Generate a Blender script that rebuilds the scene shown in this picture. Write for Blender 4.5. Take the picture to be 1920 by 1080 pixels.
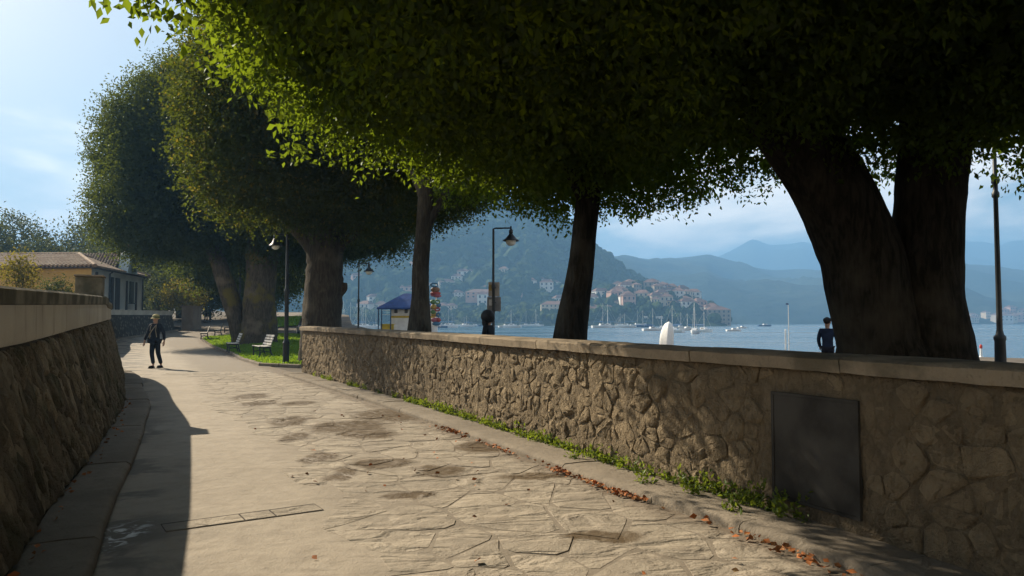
import bpy, bmesh, math, random
import numpy as np
from mathutils import Vector, Matrix, noise as mnoise

for _o in list(bpy.data.objects):
    bpy.data.objects.remove(_o)
SC = bpy.context.scene
COL = SC.collection
RNG = random.Random(7)
NR = np.random.default_rng(11)
R = math.radians

# ------------------------------------------------------------------ camera
FPX, CX, CY, HY = 1400.0, 960.0, 540.0, 605.0      # focal length and horizon in pixels of the 1920 x 1080 photograph
PITCH = math.atan((HY - CY) / FPX)
CAMZ = 1.5
cam = bpy.data.cameras.new('camera')
cam.sensor_width = 36.0
cam.lens = FPX / 1920.0 * 36.0
cam.clip_start = 0.05
cam.clip_end = 30000.0
camo = bpy.data.objects.new('camera', cam)
COL.objects.link(camo)
camo.location = (0, 0, CAMZ)
camo.rotation_euler = (math.pi / 2 + PITCH, 0, 0)
SC.camera = camo

# ------------------------------------------------------------------ sun and sky
SUN_EL = R(33.0)
SUN_H = Vector((-0.77, 0.64)).normalized()
SUN_DIR = Vector((SUN_H.x * math.cos(SUN_EL), SUN_H.y * math.cos(SUN_EL), math.sin(SUN_EL)))
sun = bpy.data.lights.new('sun', 'SUN')
sun.energy = 5.0
sun.angle = R(0.5)
sun.color = (1.0, 0.865, 0.67)
suno = bpy.data.objects.new('sun', sun)
COL.objects.link(suno)
suno.location = (-60, 50, 60)
suno.rotation_euler = (-SUN_DIR).to_track_quat('-Z', 'Y').to_euler()

W = bpy.data.worlds.new('World')
SC.world = W
W.use_nodes = True
wn, wl = W.node_tree.nodes, W.node_tree.links
wn.clear()
wout = wn.new('ShaderNodeOutputWorld')
wbg = wn.new('ShaderNodeBackground')
wbg.inputs['Strength'].default_value = 0.05
sky = wn.new('ShaderNodeTexSky')
sky.sky_type = 'NISHITA'
sky.sun_disc = False
sky.sun_elevation = SUN_EL
sky.sun_rotation = math.atan2(SUN_H.x, SUN_H.y)
sky.air_density = 1.0
sky.dust_density = 1.1
sky.ozone_density = 0.6
# soft cumulus layer: noise on a flat sheet of cloud overhead
wtc = wn.new('ShaderNodeTexCoord')
wsep = wn.new('ShaderNodeSeparateXYZ')
wl.new(wtc.outputs['Generated'], wsep.inputs[0])
wz = wn.new('ShaderNodeMath'); wz.operation = 'MAXIMUM'; wz.inputs[1].default_value = 0.0
wl.new(wsep.outputs['Z'], wz.inputs[0])
wz2 = wn.new('ShaderNodeMath'); wz2.operation = 'ADD'; wz2.inputs[1].default_value = 0.16
wl.new(wz.outputs[0], wz2.inputs[0])
wdv = wn.new('ShaderNodeVectorMath'); wdv.operation = 'DIVIDE'
wcm = wn.new('ShaderNodeCombineXYZ')
for k in range(3): wl.new(wz2.outputs[0], wcm.inputs[k])
wl.new(wtc.outputs['Generated'], wdv.inputs[0]); wl.new(wcm.outputs[0], wdv.inputs[1])
wno = wn.new('ShaderNodeTexNoise'); wno.inputs['Scale'].default_value = .8; wno.inputs['Detail'].default_value = 7.0
wno.inputs['Roughness'].default_value = 0.55; wno.inputs['Distortion'].default_value = 0.25
wofs = wn.new('ShaderNodeVectorMath'); wofs.operation = 'ADD'; wofs.inputs[1].default_value = (41.5, -6.0, 0.0)
wl.new(wdv.outputs[0], wofs.inputs[0]); wl.new(wofs.outputs[0], wno.inputs['Vector'])
wmr = wn.new('ShaderNodeMapRange'); wmr.interpolation_type = 'SMOOTHSTEP'
wmr.inputs['From Min'].default_value = 0.40; wmr.inputs['From Max'].default_value = 0.60
wmr.inputs['To Max'].default_value = 0.75
wl.new(wno.outputs['Fac'], wmr.inputs['Value'])
wmx = wn.new('ShaderNodeMix'); wmx.data_type = 'RGBA'
wfd = wn.new('ShaderNodeMapRange'); wfd.interpolation_type = 'SMOOTHSTEP'
wfd.inputs['From Min'].default_value = 0.10; wfd.inputs['From Max'].default_value = 0.38; wfd.inputs['To Min'].default_value = 1.0; wfd.inputs['To Max'].default_value = 0.12
wl.new(wsep.outputs['Z'], wfd.inputs['Value'])      # far cumulus crowds towards the horizon all round, thinner overhead
wml = wn.new('ShaderNodeMath'); wml.operation = 'MULTIPLY'
wl.new(wmr.outputs[0], wml.inputs[0]); wl.new(wfd.outputs[0], wml.inputs[1])
wl.new(wml.outputs[0], wmx.inputs['Factor']); wtn = wn.new('ShaderNodeMix'); wtn.data_type = 'RGBA'; wtn.blend_type = 'MULTIPLY'; wtn.inputs['Factor'].default_value = 1.0
wl.new(sky.outputs[0], wtn.inputs['A']); wtn.inputs['B'].default_value = (1.0, .95, .86, 1)      # warm tint multiplied in to make the sky less blue
wl.new(wtn.outputs['Result'], wmx.inputs['A'])
wmx.inputs['B'].default_value = (30, 24.5, 19, 1)
wl.new(wmx.outputs['Result'], wbg.inputs['Color'])
wl.new(wbg.outputs[0], wout.inputs[0])

SC.view_settings.view_transform = 'Standard'
SC.view_settings.look = 'None'
SC.view_settings.gamma = 1.0
SC.view_settings.exposure = 1.36
SC.view_settings.use_curve_mapping = False
SC.render.engine = 'CYCLES'
SC.cycles.max_bounces = 6
SC.cycles.diffuse_bounces = 3
SC.cycles.transmission_bounces = 4
SC.cycles.volume_bounces = 0

# ------------------------------------------------------------------ helpers
_cp, _sp = math.cos(PITCH), math.sin(PITCH)
def ray(px, py):
    a, b = (px - CX) / FPX, -(py - CY) / FPX
    return Vector((a, _cp - b * _sp, _sp + b * _cp))
def at(px, py, Y):
    d = ray(px, py); t = Y / d.y
    return Vector((d.x * t, Y, CAMZ + d.z * t))
def onz(px, py, z=0.0):
    d = ray(px, py); t = (z - CAMZ) / d.z
    return Vector((d.x * t, d.y * t, z))
def smooth(a, b, x):
    t = min(1.0, max(0.0, (x - a) / (b - a)))
    return t * t * (3 - 2 * t)
def lerp(pts, x):
    if x <= pts[0][0]: return pts[0][1]
    for (x0, y0), (x1, y1) in zip(pts, pts[1:]):
        if x <= x1: return y0 + (y1 - y0) * (x - x0) / (x1 - x0)
    return pts[-1][1]
def gz(x, y):
    """height of the land: flat along the walls, rising gently along the far avenue on the left"""
    return 0.04 * max(0.0, min(y, 130) - 45.0) * smooth(-8, -17, x)

def tag(o, label=None, cat=None, group=None, kind=None):
    if label: o['label'] = label
    if cat: o['category'] = cat
    if group: o['group'] = group
    if kind: o['kind'] = kind
    return o
def thing(name, label, cat, loc=(0, 0, 0), rz=0.0, group=None):
    o = bpy.data.objects.new(name, None)
    COL.objects.link(o)
    o.location = loc; o.rotation_euler = (0, 0, rz)
    o.empty_display_size = 0.2
    return tag(o, label, cat, group)
def link(name, me, mat, parent=None, local=False):
    o = bpy.data.objects.new(name, me)
    COL.objects.link(o)
    if mat is not None and not me.materials: me.materials.append(mat)
    if parent is not None:
        o.parent = parent
        if not local and parent.type == 'EMPTY':
            o.matrix_parent_inverse = Matrix.Translation(-Vector(parent.location))
    return o
def kids(o): return [c for c in COL.objects if c.parent == o]
def copy_tree(o, parent=None, ch=None):
    c = o.copy(); COL.objects.link(c); c.parent = parent
    for k in (ch if ch is not None else kids(o)):
        d = k.copy(); COL.objects.link(d); d.parent = c
        for g in kids(k):
            e = g.copy(); COL.objects.link(e); e.parent = d
    return c

class MB:
    """collects shapes into one mesh"""
    def __init__(s): s.v = []; s.f = []
    def add(s, vs, fs):
        n = len(s.v); s.v += [tuple(p) for p in vs]; s.f += [tuple(i + n for i in f) for f in fs]; return s
    def box(s, c, size, rz=0.0, bev=0.0, rot=None):
        x, y, z = size[0] / 2, size[1] / 2, size[2] / 2
        M = rot if rot is not None else Matrix.Rotation(rz, 3, 'Z')
        c = Vector(c)
        if bev <= 0:
            vs = [Vector((sx * x, sy * y, sz * z)) for sz in (-1, 1) for sy in (-1, 1) for sx in (-1, 1)]
            fs = [(0, 2, 3, 1), (4, 5, 7, 6), (0, 1, 5, 4), (2, 6, 7, 3), (0, 4, 6, 2), (1, 3, 7, 5)]
        else:
            b = min(bev, x * .9, y * .9, z * .9)
            def ring(xx, yy, k, zz): return [Vector(p) for p in ((-xx + k, -yy, zz), (xx - k, -yy, zz), (xx, -yy + k, zz), (xx, yy - k, zz), (xx - k, yy, zz), (-xx + k, yy, zz), (-xx, yy - k, zz), (-xx, -yy + k, zz))]
            vs = ring(x - b, y - b, b * .5, -z) + ring(x, y, b, -z + b) + ring(x, y, b, z - b) + ring(x - b, y - b, b * .5, z)
            fs = [tuple(range(7, -1, -1)), tuple(range(24, 32))]
            for r in range(3):
                for k in range(8):
                    a, d = r * 8 + k, r * 8 + (k + 1) % 8
                    fs.append((a, d, d + 8, a + 8))
        return s.add([c + M @ v for v in vs], fs)
    def tube(s, pts, rad, n=10, wob=0.0, wsc=1.0, cap=True, seed=0.0):
        pts = [Vector(p) for p in pts]
        if not hasattr(rad, '__len__'): rad = [rad] * len(pts)
        vs, fs = [], []
        up = None
        for i, p in enumerate(pts):
            t = (pts[min(i + 1, len(pts) - 1)] - pts[max(i - 1, 0)]).normalized()
            if up is None:
                up = Vector((1, 0, 0)) if abs(t.x) < .8 else Vector((0, 1, 0))
            a = (up - t * up.dot(t)).normalized(); b = t.cross(a); up = a
            for k in range(n):
                th = 2 * math.pi * k / n
                d = a * math.cos(th) + b * math.sin(th)
                r = rad[i]
                if wob:
                    q = p + d * r
                    r *= 1 + wob * (mnoise.noise(Vector((q.x * wsc + seed, q.y * wsc, q.z * wsc * .45))) + .5 * mnoise.noise(q * wsc * 2.7))
                vs.append(p + d * r)
        for i in range(len(pts) - 1):
            for k in range(n):
                a, b = i * n + k, i * n + (k + 1) % n
                fs.append((a, b, b + n, a + n))
        if cap:
            fs.append(tuple(range(n - 1, -1, -1)))
            fs.append(tuple(range((len(pts) - 1) * n, len(pts) * n)))
        return s.add(vs, fs)
    def lathe(s, prof, c=(0, 0, 0), n=16):
        c = Vector(c); vs, fs = [], []
        for r, z in prof:
            for k in range(n):
                th = 2 * math.pi * k / n
                vs.append(c + Vector((r * math.cos(th), r * math.sin(th), z)))
        for i in range(len(prof) - 1):
            for k in range(n):
                a, b = i * n + k, i * n + (k + 1) % n
                fs.append((a, b, b + n, a + n))
        fs.append(tuple(range(n - 1, -1, -1))); fs.append(tuple(range((len(prof) - 1) * n, len(prof) * n)))
        return s.add(vs, fs)
    def sphere(s, c, r, n=12, m=8, squash=(1, 1, 1)):
        c = Vector(c); vs, fs = [], []
        for i in range(m + 1):
            ph = math.pi * i / m
            for k in range(n):
                th = 2 * math.pi * k / n
                vs.append(c + Vector((r * squash[0] * math.sin(ph) * math.cos(th), r * squash[1] * math.sin(ph) * math.sin(th), r * squash[2] * math.cos(ph))))
        for i in range(m):
            for k in range(n):
                a, b = i * n + k, i * n + (k + 1) % n
                fs.append((a, a + n, b + n, b))
        return s.add(vs, fs)
    def extrude(s, poly, vec):
        n = len(poly); vec = Vector(vec)
        vs = [Vector(p) for p in poly] + [Vector(p) + vec for p in poly]
        fs = [tuple(range(n - 1, -1, -1)), tuple(range(n, 2 * n))] + [(k, (k + 1) % n, (k + 1) % n + n, k + n) for k in range(n)]
        return s.add(vs, fs)
    def mesh(s, name, sm=False):
        me = bpy.data.meshes.new(name)
        me.from_pydata(s.v, [], s.f); me.update()
        bm = bmesh.new(); bm.from_mesh(me); bmesh.ops.recalc_face_normals(bm, faces=bm.faces); bm.to_mesh(me); bm.free()
        if sm:
            me.polygons.foreach_set('use_smooth', [True] * len(me.polygons))
            try: me.set_sharp_from_angle(angle=R(42))
            except Exception: pass
        return me
    def build(s, name, mat, parent=None, local=False, sm=False):
        return link(name, s.mesh(name, sm), mat, parent, local)

def sheet(name, rows, mat, parent=None, sm=True, local=False):
    """grid mesh from rows of points"""
    n = len(rows[0]); vs = [p for r in rows for p in r]
    fs = [(i * n + k, i * n + k + 1, (i + 1) * n + k + 1, (i + 1) * n + k) for i in range(len(rows) - 1) for k in range(n - 1)]
    me = bpy.data.meshes.new(name); me.from_pydata([tuple(v) for v in vs], [], fs); me.update()
    if sm: me.polygons.foreach_set('use_smooth', [True] * len(me.polygons))
    return link(name, me, mat, parent, local)

# ------------------------------------------------------------------ materials
class NT:
    def __init__(s, name):
        s.m = bpy.data.materials.new(name); s.m.use_nodes = True
        s.n = s.m.node_tree.nodes; s.l = s.m.node_tree.links
        s.n.clear(); s.out = s.n.new('ShaderNodeOutputMaterial')
        s._pos = None
    def new(s, t, **kw):
        nd = s.n.new(t)
        for k, v in kw.items(): setattr(nd, k, v)
        return nd
    def pos(s):
        if s._pos is None: s._pos = s.new('ShaderNodeNewGeometry').outputs['Position']
        return s._pos
    def scaled(s, v):
        nd = s.new('ShaderNodeVectorMath', operation='MULTIPLY'); s.l.new(s.pos(), nd.inputs[0]); nd.inputs[1].default_value = v
        return nd.outputs[0]
    def noise(s, scale, detail=4, rough=.55, vec=None, dist=0.0):
        nd = s.new('ShaderNodeTexNoise'); nd.inputs['Scale'].default_value = scale; nd.inputs['Detail'].default_value = detail
        nd.inputs['Roughness'].default_value = rough; nd.inputs['Distortion'].default_value = dist
        s.l.new(vec if vec is not None else s.pos(), nd.inputs['Vector']); return nd.outputs['Fac']
    def ramp(s, fac, lo, hi, a=0.0, b=1.0, sm=True):
        nd = s.new('ShaderNodeMapRange'); nd.interpolation_type = 'SMOOTHSTEP' if sm else 'LINEAR'
        nd.inputs['From Min'].default_value = lo; nd.inputs['From Max'].default_value = hi
        nd.inputs['To Min'].default_value = a; nd.inputs['To Max'].default_value = b
        s.l.new(fac, nd.inputs['Value']); return nd.outputs[0]
    def mix(s, fac, a, b, mode='MIX'):
        nd = s.new('ShaderNodeMix', data_type='RGBA', blend_type=mode)
        for sock, v in (('Factor', fac), ('A', a), ('B', b)):
            if isinstance(v, (int, float)): nd.inputs[sock].default_value = v
            elif isinstance(v, tuple): nd.inputs[sock].default_value = (*v, 1) if len(v) == 3 else v
            else: s.l.new(v, nd.inputs[sock])
        return nd.outputs['Result']
    def math(s, op, a, b=None):
        nd = s.new('ShaderNodeMath', operation=op)
        for k, v in enumerate((a, b)):
            if v is None: continue
            if isinstance(v, (int, float)): nd.inputs[k].default_value = v
            else: s.l.new(v, nd.inputs[k])
        return nd.outputs[0]
    def rnd(s): return s.new('ShaderNodeObjectInfo').outputs['Random']
    def bump(s, h, dist=.02, strength=1.0, nrm=None):
        nd = s.new('ShaderNodeBump'); nd.inputs['Distance'].default_value = dist; nd.inputs['Strength'].default_value = strength
        s.l.new(h, nd.inputs['Height'])
        if nrm is not None: s.l.new(nrm, nd.inputs['Normal'])
        return nd.outputs[0]
    def principled(s, col, rough=.8, nrm=None, spec=.3, metal=0.0):
        nd = s.new('ShaderNodeBsdfPrincipled')
        for k, v in (('Base Color', col), ('Roughness', rough), ('Metallic', metal), ('Specular IOR Level', spec)):
            if isinstance(v, tuple): nd.inputs[k].default_value = (*v, 1)
            elif isinstance(v, (int, float)): nd.inputs[k].default_value = v
            else: s.l.new(v, nd.inputs[k])
        if nrm is not None: s.l.new(nrm, nd.inputs['Normal'])
        s.l.new(nd.outputs[0], s.out.inputs['Surface']); return s.m

def plain(name, col, rough=.6, var=.25, scale=3.0, bump=0.0, bscale=30, spec=.3, metal=0.0, rnd=0.0):
    t = NT(name)
    f = t.ramp(t.noise(scale, 5), .3, .7)
    c = t.mix(f, tuple(x * (1 - var) for x in col), tuple(min(1, x * (1 + var * .6)) for x in col))
    if rnd:
        c = t.mix(t.ramp(t.rnd(), 0, 1, 0, rnd, False), c, tuple(x * .35 for x in col))
    n = t.bump(t.noise(bscale, 4), bump) if bump else None
    return t.principled(c, rough, n, spec, metal)

def stone_mat(name, c1, c2, c3, joint=None, bump=.02, moss=None, rnd=.5, crack=0.0):
    t = NT(name)
    big, mid, fine = t.noise(1.3, 4), t.noise(7, 6, .6), t.noise(45, 6, .65)
    c = t.mix(t.ramp(mid, .32, .68), c1, c2)
    c = t.mix(t.ramp(t.rnd(), 0.0, 1.0, 0, rnd, False), c, c3)
    c = t.mix(t.ramp(big, .42, .70, 0, .45), c, tuple(x * .5 for x in c1))
    c = t.mix(t.ramp(fine, .55, .75, 0, .55), c, tuple(x * .4 for x in c1))
    if moss:
        sep = t.new('ShaderNodeSeparateXYZ'); t.l.new(t.pos(), sep.inputs[0])
        c = t.mix(t.ramp(t.noise(2.1, 5), .48, .66, 0, .7), c, moss)
    st = t.noise(1.0, 6, .65, t.scaled((16, 16, 7)), .8)
    c = t.mix(t.ramp(st, .56, .74, 0, .6), c, tuple(x * .35 for x in c1))
    wv = t.new('ShaderNodeVectorMath', operation='ADD'); sc_ = t.scaled((7.5, 7.5, 4.2)); t.l.new(sc_, wv.inputs[0])
    wn_ = t.new('ShaderNodeTexNoise'); wn_.inputs['Scale'].default_value = 5.0; wn_.inputs['Detail'].default_value = 4.0; t.l.new(t.pos(), wn_.inputs['Vector'])
    wm_ = t.new('ShaderNodeVectorMath', operation='SCALE'); wm_.inputs['Scale'].default_value = 1.5; t.l.new(wn_.outputs['Color'], wm_.inputs[0]); t.l.new(wm_.outputs[0], wv.inputs[1])
    vo = t.new('ShaderNodeTexVoronoi', feature='DISTANCE_TO_EDGE'); vo.inputs['Scale'].default_value = 1.0; t.l.new(wv.outputs[0], vo.inputs['Vector'])
    cr = t.ramp(vo.outputs['Distance'], 0.0, .13, 0, 1)
    c = t.mix(t.math('MULTIPLY', t.math('SUBTRACT', 1.0, cr), crack), c, tuple(x * .22 for x in c1))
    h = t.math('ADD', t.math('ADD', t.math('ADD', mid, t.math('MULTIPLY', st, -1.0)), t.math('MULTIPLY', fine, .75)), t.math('MULTIPLY', cr, .55 * crack))
    return t.principled(c, .95, t.bump(h, bump, 1.0), .1)

def leaf_mat(name, c1, c2, tr, trans=.45, scale=.8):
    t = NT(name)
    f = t.ramp(t.noise(scale, 3), .3, .7)
    g = t.ramp(t.noise(11, 2), .35, .65, 0, .6)
    c = t.mix(f, c1, c2)
    c = t.mix(g, c, tuple(x * .5 for x in c1))
    trc = t.mix(f, tuple(x * .75 for x in tr), tr)
    d = t.new('ShaderNodeBsdfDiffuse'); t.l.new(c, d.inputs['Color'])
    tl = t.new('ShaderNodeBsdfTranslucent'); t.l.new(trc, tl.inputs['Color'])
    gl = t.new('ShaderNodeBsdfGlossy'); gl.inputs['Roughness'].default_value = .42; gl.inputs['Color'].default_value = (.5, .55, .5, 1)
    m1 = t.new('ShaderNodeMixShader'); m1.inputs[0].default_value = trans
    t.l.new(d.outputs[0], m1.inputs[1]); t.l.new(tl.outputs[0], m1.inputs[2])
    m2 = t.new('ShaderNodeMixShader'); m2.inputs[0].default_value = .03
    t.l.new(m1.outputs[0], m2.inputs[1]); t.l.new(gl.outputs[0], m2.inputs[2])
    t.l.new(m2.outputs[0], t.out.inputs['Surface'])
    return t.m

def bark_mat(name, c1, c2, moss=None):
    t = NT(name)
    st = t.scaled((9, 9, 1.6))
    f = t.noise(1.6, 7, .62, st, .6); g = t.noise(.9, 4); h = t.noise(30, 5)
    c = t.mix(t.ramp(f, .35, .68), c1, c2)
    c = t.mix(t.ramp(g, .5, .7, 0, .6), c, tuple(min(1, x * 1.9) for x in c2))
    if moss: c = t.mix(t.ramp(t.noise(.8, 5, .6), .5, .62, 0, .85), c, moss)
    return t.principled(c, .95, t.bump(t.math('ADD', f, t.math('MULTIPLY', h, .3)), .06), .1)

M = {}
M['metal_dark'] = plain('dark_paint', (.018, .022, .024), .45, .3, 4, spec=.4)
M['white_glass'] = plain('milk_glass', (.78, .78, .74), .3, .08)
M['render_cream'] = None
# ------------------------------------------------------------------ paths of the two walls
class Path:
    def __init__(s, pts, step=.1):
        P = [Vector((*p, 0)) for p in pts]
        P = [P[0] * 2 - P[1]] + P + [P[-1] * 2 - P[-2]]
        out = []
        for i in range(1, len(P) - 2):
            a, b, c, d = P[i - 1:i + 3]
            for k in range(24):
                t = k / 24
                out.append(.5 * ((2 * b) + (c - a) * t + (2 * a - 5 * b + 4 * c - d) * t * t + (-a + 3 * b - 3 * c + d) * t ** 3))
        out.append(P[-2])
        s.p = out; s.s = [0.0]
        for a, b in zip(out, out[1:]): s.s.append(s.s[-1] + (b - a).length)
        s.len = s.s[-1]
        s._sa = np.array(s.s); s._x = np.array([q.x for q in out]); s._y = np.array([q.y for q in out])
    def at(s, d, off=0.0, z=0.0):
        """point at distance d, moved off metres to the left of the direction of travel"""
        x, y = np.interp(d, s._sa, s._x), np.interp(d, s._sa, s._y)
        e = .25
        a, b = max(0, d - e), min(s.len, d + e)
        tx, ty = np.interp(b, s._sa, s._x) - np.interp(a, s._sa, s._x), np.interp(b, s._sa, s._y) - np.interp(a, s._sa, s._y)
        l = math.hypot(tx, ty)
        return Vector((x - ty / l * off, y + tx / l * off, z))
    def near(s, p):
        q = np.hypot(s._x - p[0], s._y - p[1]); return float(s._sa[int(q.argmin())])

RW = Path([(4.9, -.6), (3.75, 2.0), (2.8, 4.05), (2.02, 5.75), (1.26, 7.2), (.2, 9.45), (-1.78, 13.5), (-6.04, 21.6)])   # foot of the parapet towards the lake, road to its left
LW = Path([(-.9, -.4), (-1.7, 1.6), (-2.8, 4.2), (-3.53, 5.8), (-4.46, 8.0), (-6.1, 11.67), (-6.86, 13.3), (-8.4, 16.2), (-10.5, 20.2), (-12.6, 23.0), (-16.5, 25.2)])  # foot of the retaining wall, road to its right
KERB_Z = .08

def clip(poly, a, b):
    """keep the side of the bisector nearer a"""
    mx, my, nx, ny = (a[0] + b[0]) / 2, (a[1] + b[1]) / 2, b[0] - a[0], b[1] - a[1]
    out = []
    for i in range(len(poly)):
        p, q = poly[i], poly[(i + 1) % len(poly)]
        dp, dq = (p[0] - mx) * nx + (p[1] - my) * ny, (q[0] - mx) * nx + (q[1] - my) * ny
        if dp <= 0: out.append(p)
        if dp * dq < 0:
            t = dp / (dp - dq); out.append((p[0] + (q[0] - p[0]) * t, p[1] + (q[1] - p[1]) * t))
    return out
def cells(s0, s1, h0, h1, ds, dh, jit=.42, shear=0.0, rng=RNG, drop=.12):
    """irregular stone outlines over a rectangle; drop merges some cells into bigger stones"""
    nx, ny = max(1, int(round((s1 - s0) / ds))), max(1, int(round((h1 - h0) / dh)))
    ds, dh = (s1 - s0) / nx, (h1 - h0) / ny
    seed = {}
    for i in range(-1, nx + 1):
        for k in range(-1, ny + 1):
            if rng.random() < drop and 0 < i < nx - 1: continue
            x = i + .5 + (.5 if k % 2 else 0) * .8 + rng.uniform(-jit, jit); y = k + .5 + rng.uniform(-jit, jit)
            seed[(i, k)] = (x, y)
    res = []
    for (i, k), c in seed.items():
        poly = [(max(0, c[0] - 2), max(0, c[1] - 2)), (min(nx, c[0] + 2), max(0, c[1] - 2)), (min(nx, c[0] + 2), min(ny, c[1] + 2)), (max(0, c[0] - 2), min(ny, c[1] + 2))]
        if poly[0][0] >= poly[1][0] or poly[0][1] >= poly[2][1]: continue
        for a in range(-3, 4):
            for b in range(-3, 4):
                if (a or b) and (i + a, k + b) in seed and len(poly) > 2:
                    poly = clip(poly, c, seed[(i + a, k + b)])
        if len(poly) < 3: continue
        ar = .5 * abs(sum(poly[j][0] * poly[(j + 1) % len(poly)][1] - poly[(j + 1) % len(poly)][0] * poly[j][1] for j in range(len(poly))))
        if ar < .12: continue
        res.append([(s0 + (x) * ds + shear * (y * dh), h0 + y * dh) for x, y in poly])
    return res
def rounded(poly, n=1):
    for _ in range(n):
        out = []
        for i in range(len(poly)):
            p, q = poly[i], poly[(i + 1) % len(poly)]
            out += [(p[0] * .84 + q[0] * .16, p[1] * .84 + q[1] * .16), (p[0] * .16 + q[0] * .84, p[1] * .16 + q[1] * .84)]
        poly = out
    return poly
def stone_geo(mb, poly, f, joint, proud, rough, rng, dome=.5):
    """f(u, v, h) -> world point; a stone with a worn edge standing proud of its bed"""
    poly = rounded(poly, 1)
    n = len(poly)
    cx, cy = sum(p[0] for p in poly) / n, sum(p[1] for p in poly) / n
    sz = math.sqrt(sum((p[0] - cx) ** 2 + (p[1] - cy) ** 2 for p in poly) / n)
    def ring(k, h, jit):
        out = []
        for x, y in poly:
            dx, dy = x - cx, y - cy
            l = math.hypot(dx, dy) + 1e-6
            kk = k * max(.3 * l, (l - joint)) / l
            out.append(f(cx + dx * kk, cy + dy * kk, h + rng.uniform(-jit, jit)))
        return out
    tilt = (rng.uniform(-1, 1) * rough, rng.uniform(-1, 1) * rough)
    r0 = ring(1, -.03, 0); r1 = ring(.96, proud * (1 - dome), rough * .6); r2 = ring(.78, proud, rough); r3 = ring(.4, proud * (1 + .15), rough)
    c = f(cx, cy, proud * 1.1 + rng.uniform(-rough, rough))
    vs = r0 + r1 + r2 + r3 + [c]
    fs = []
    for q in range(3):
        for k in range(n):
            a, b = q * n + k, q * n + (k + 1) % n
            fs.append((a, b, b + n, a + n))
    for k in range(n): fs.append((3 * n + k, 3 * n + (k + 1) % n, 4 * n))
    mb.add(vs, fs)
    return f(cx, cy, 0)
# ------------------------------------------------------------------ setting: land, lake, road
SHORE = [(-30, 60), (20, 36), (28, 25), (55, 2), (66, -5), (75, -16), (110, -24), (200, -66), (260, -95), (420, -190), (700, -420)]
LAKE_Z = -1.0
t = NT('gravel_ground')
c = t.mix(t.ramp(t.noise(.5, 5), .35, .65), (.11, .095, .075), (.16, .14, .115))
M['ground'] = t.principled(c, .95, t.bump(t.noise(25, 5), .02), .1)
ys = [-30 + 2.5 * i for i in range(0, 40)] + [70 + 8 * i for i in range(0, 24)] + [270, 330, 420, 560, 700]
rows = []
for y in ys:
    xs = lerp(SHORE, y)
    row = []
    for k in range(41):
        x = xs - (xs + 400 + (300 if y > 300 else 0)) * (k / 40) ** 2.2
        row.append((x, y, gz(x, y) - .012 + (8 * smooth(-60, -200, x) + 25 * smooth(-150, -400, x))))
    row.insert(0, (xs, y, -3.5))
    rows.append(row)
g = sheet('ground', rows, M['ground'])
tag(g, kind='structure')

t = NT('lake_water')
w1 = t.noise(1.0, 6, .6, t.scaled((.22, .5, .5)))
w2 = t.noise(1.0, 3, .5, t.scaled((.012, .03, .03)))
M['water'] = t.principled((.03, .085, .13), t.ramp(w2, .35, .65, .1, .3), t.bump(w1, .22, 1.0), .5)
wa = sheet('water', [[(x, y, LAKE_Z) for x in (-4200, -800, -100, 0, 100, 800, 4200)] for y in (-60, 40, 150, 500, 1500, 4500)], M['water'])
tag(wa, kind='structure')

# road surface shared by the concrete bed and the slabs: damp brown hollows lie where the rain stands
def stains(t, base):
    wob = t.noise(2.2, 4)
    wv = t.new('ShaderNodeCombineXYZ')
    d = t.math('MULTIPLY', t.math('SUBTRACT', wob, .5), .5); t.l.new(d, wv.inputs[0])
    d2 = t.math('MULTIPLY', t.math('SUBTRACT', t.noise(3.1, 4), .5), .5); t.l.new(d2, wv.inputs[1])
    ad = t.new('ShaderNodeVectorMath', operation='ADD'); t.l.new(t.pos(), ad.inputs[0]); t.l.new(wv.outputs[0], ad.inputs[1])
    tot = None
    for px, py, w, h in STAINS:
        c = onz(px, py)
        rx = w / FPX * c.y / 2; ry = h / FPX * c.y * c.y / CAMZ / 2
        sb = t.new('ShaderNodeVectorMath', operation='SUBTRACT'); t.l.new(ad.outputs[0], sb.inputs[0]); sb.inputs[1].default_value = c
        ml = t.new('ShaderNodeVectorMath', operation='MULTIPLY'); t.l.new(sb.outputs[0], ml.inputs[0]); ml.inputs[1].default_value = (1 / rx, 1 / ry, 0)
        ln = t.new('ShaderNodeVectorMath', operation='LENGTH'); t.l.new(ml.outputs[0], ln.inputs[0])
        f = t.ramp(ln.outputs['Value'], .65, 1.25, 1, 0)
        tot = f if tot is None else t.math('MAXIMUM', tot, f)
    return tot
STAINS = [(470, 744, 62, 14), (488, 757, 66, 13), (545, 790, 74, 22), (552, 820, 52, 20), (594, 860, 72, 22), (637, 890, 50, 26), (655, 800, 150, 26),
          (735, 778, 150, 26), (690, 815, 120, 18), (825, 884, 100, 24), (720, 870, 120, 20), (560, 757, 60, 10), (900, 840, 90, 20), (1000, 895, 130, 14), (1130, 1010, 140, 20), (760, 930, 110, 16)]
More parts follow.
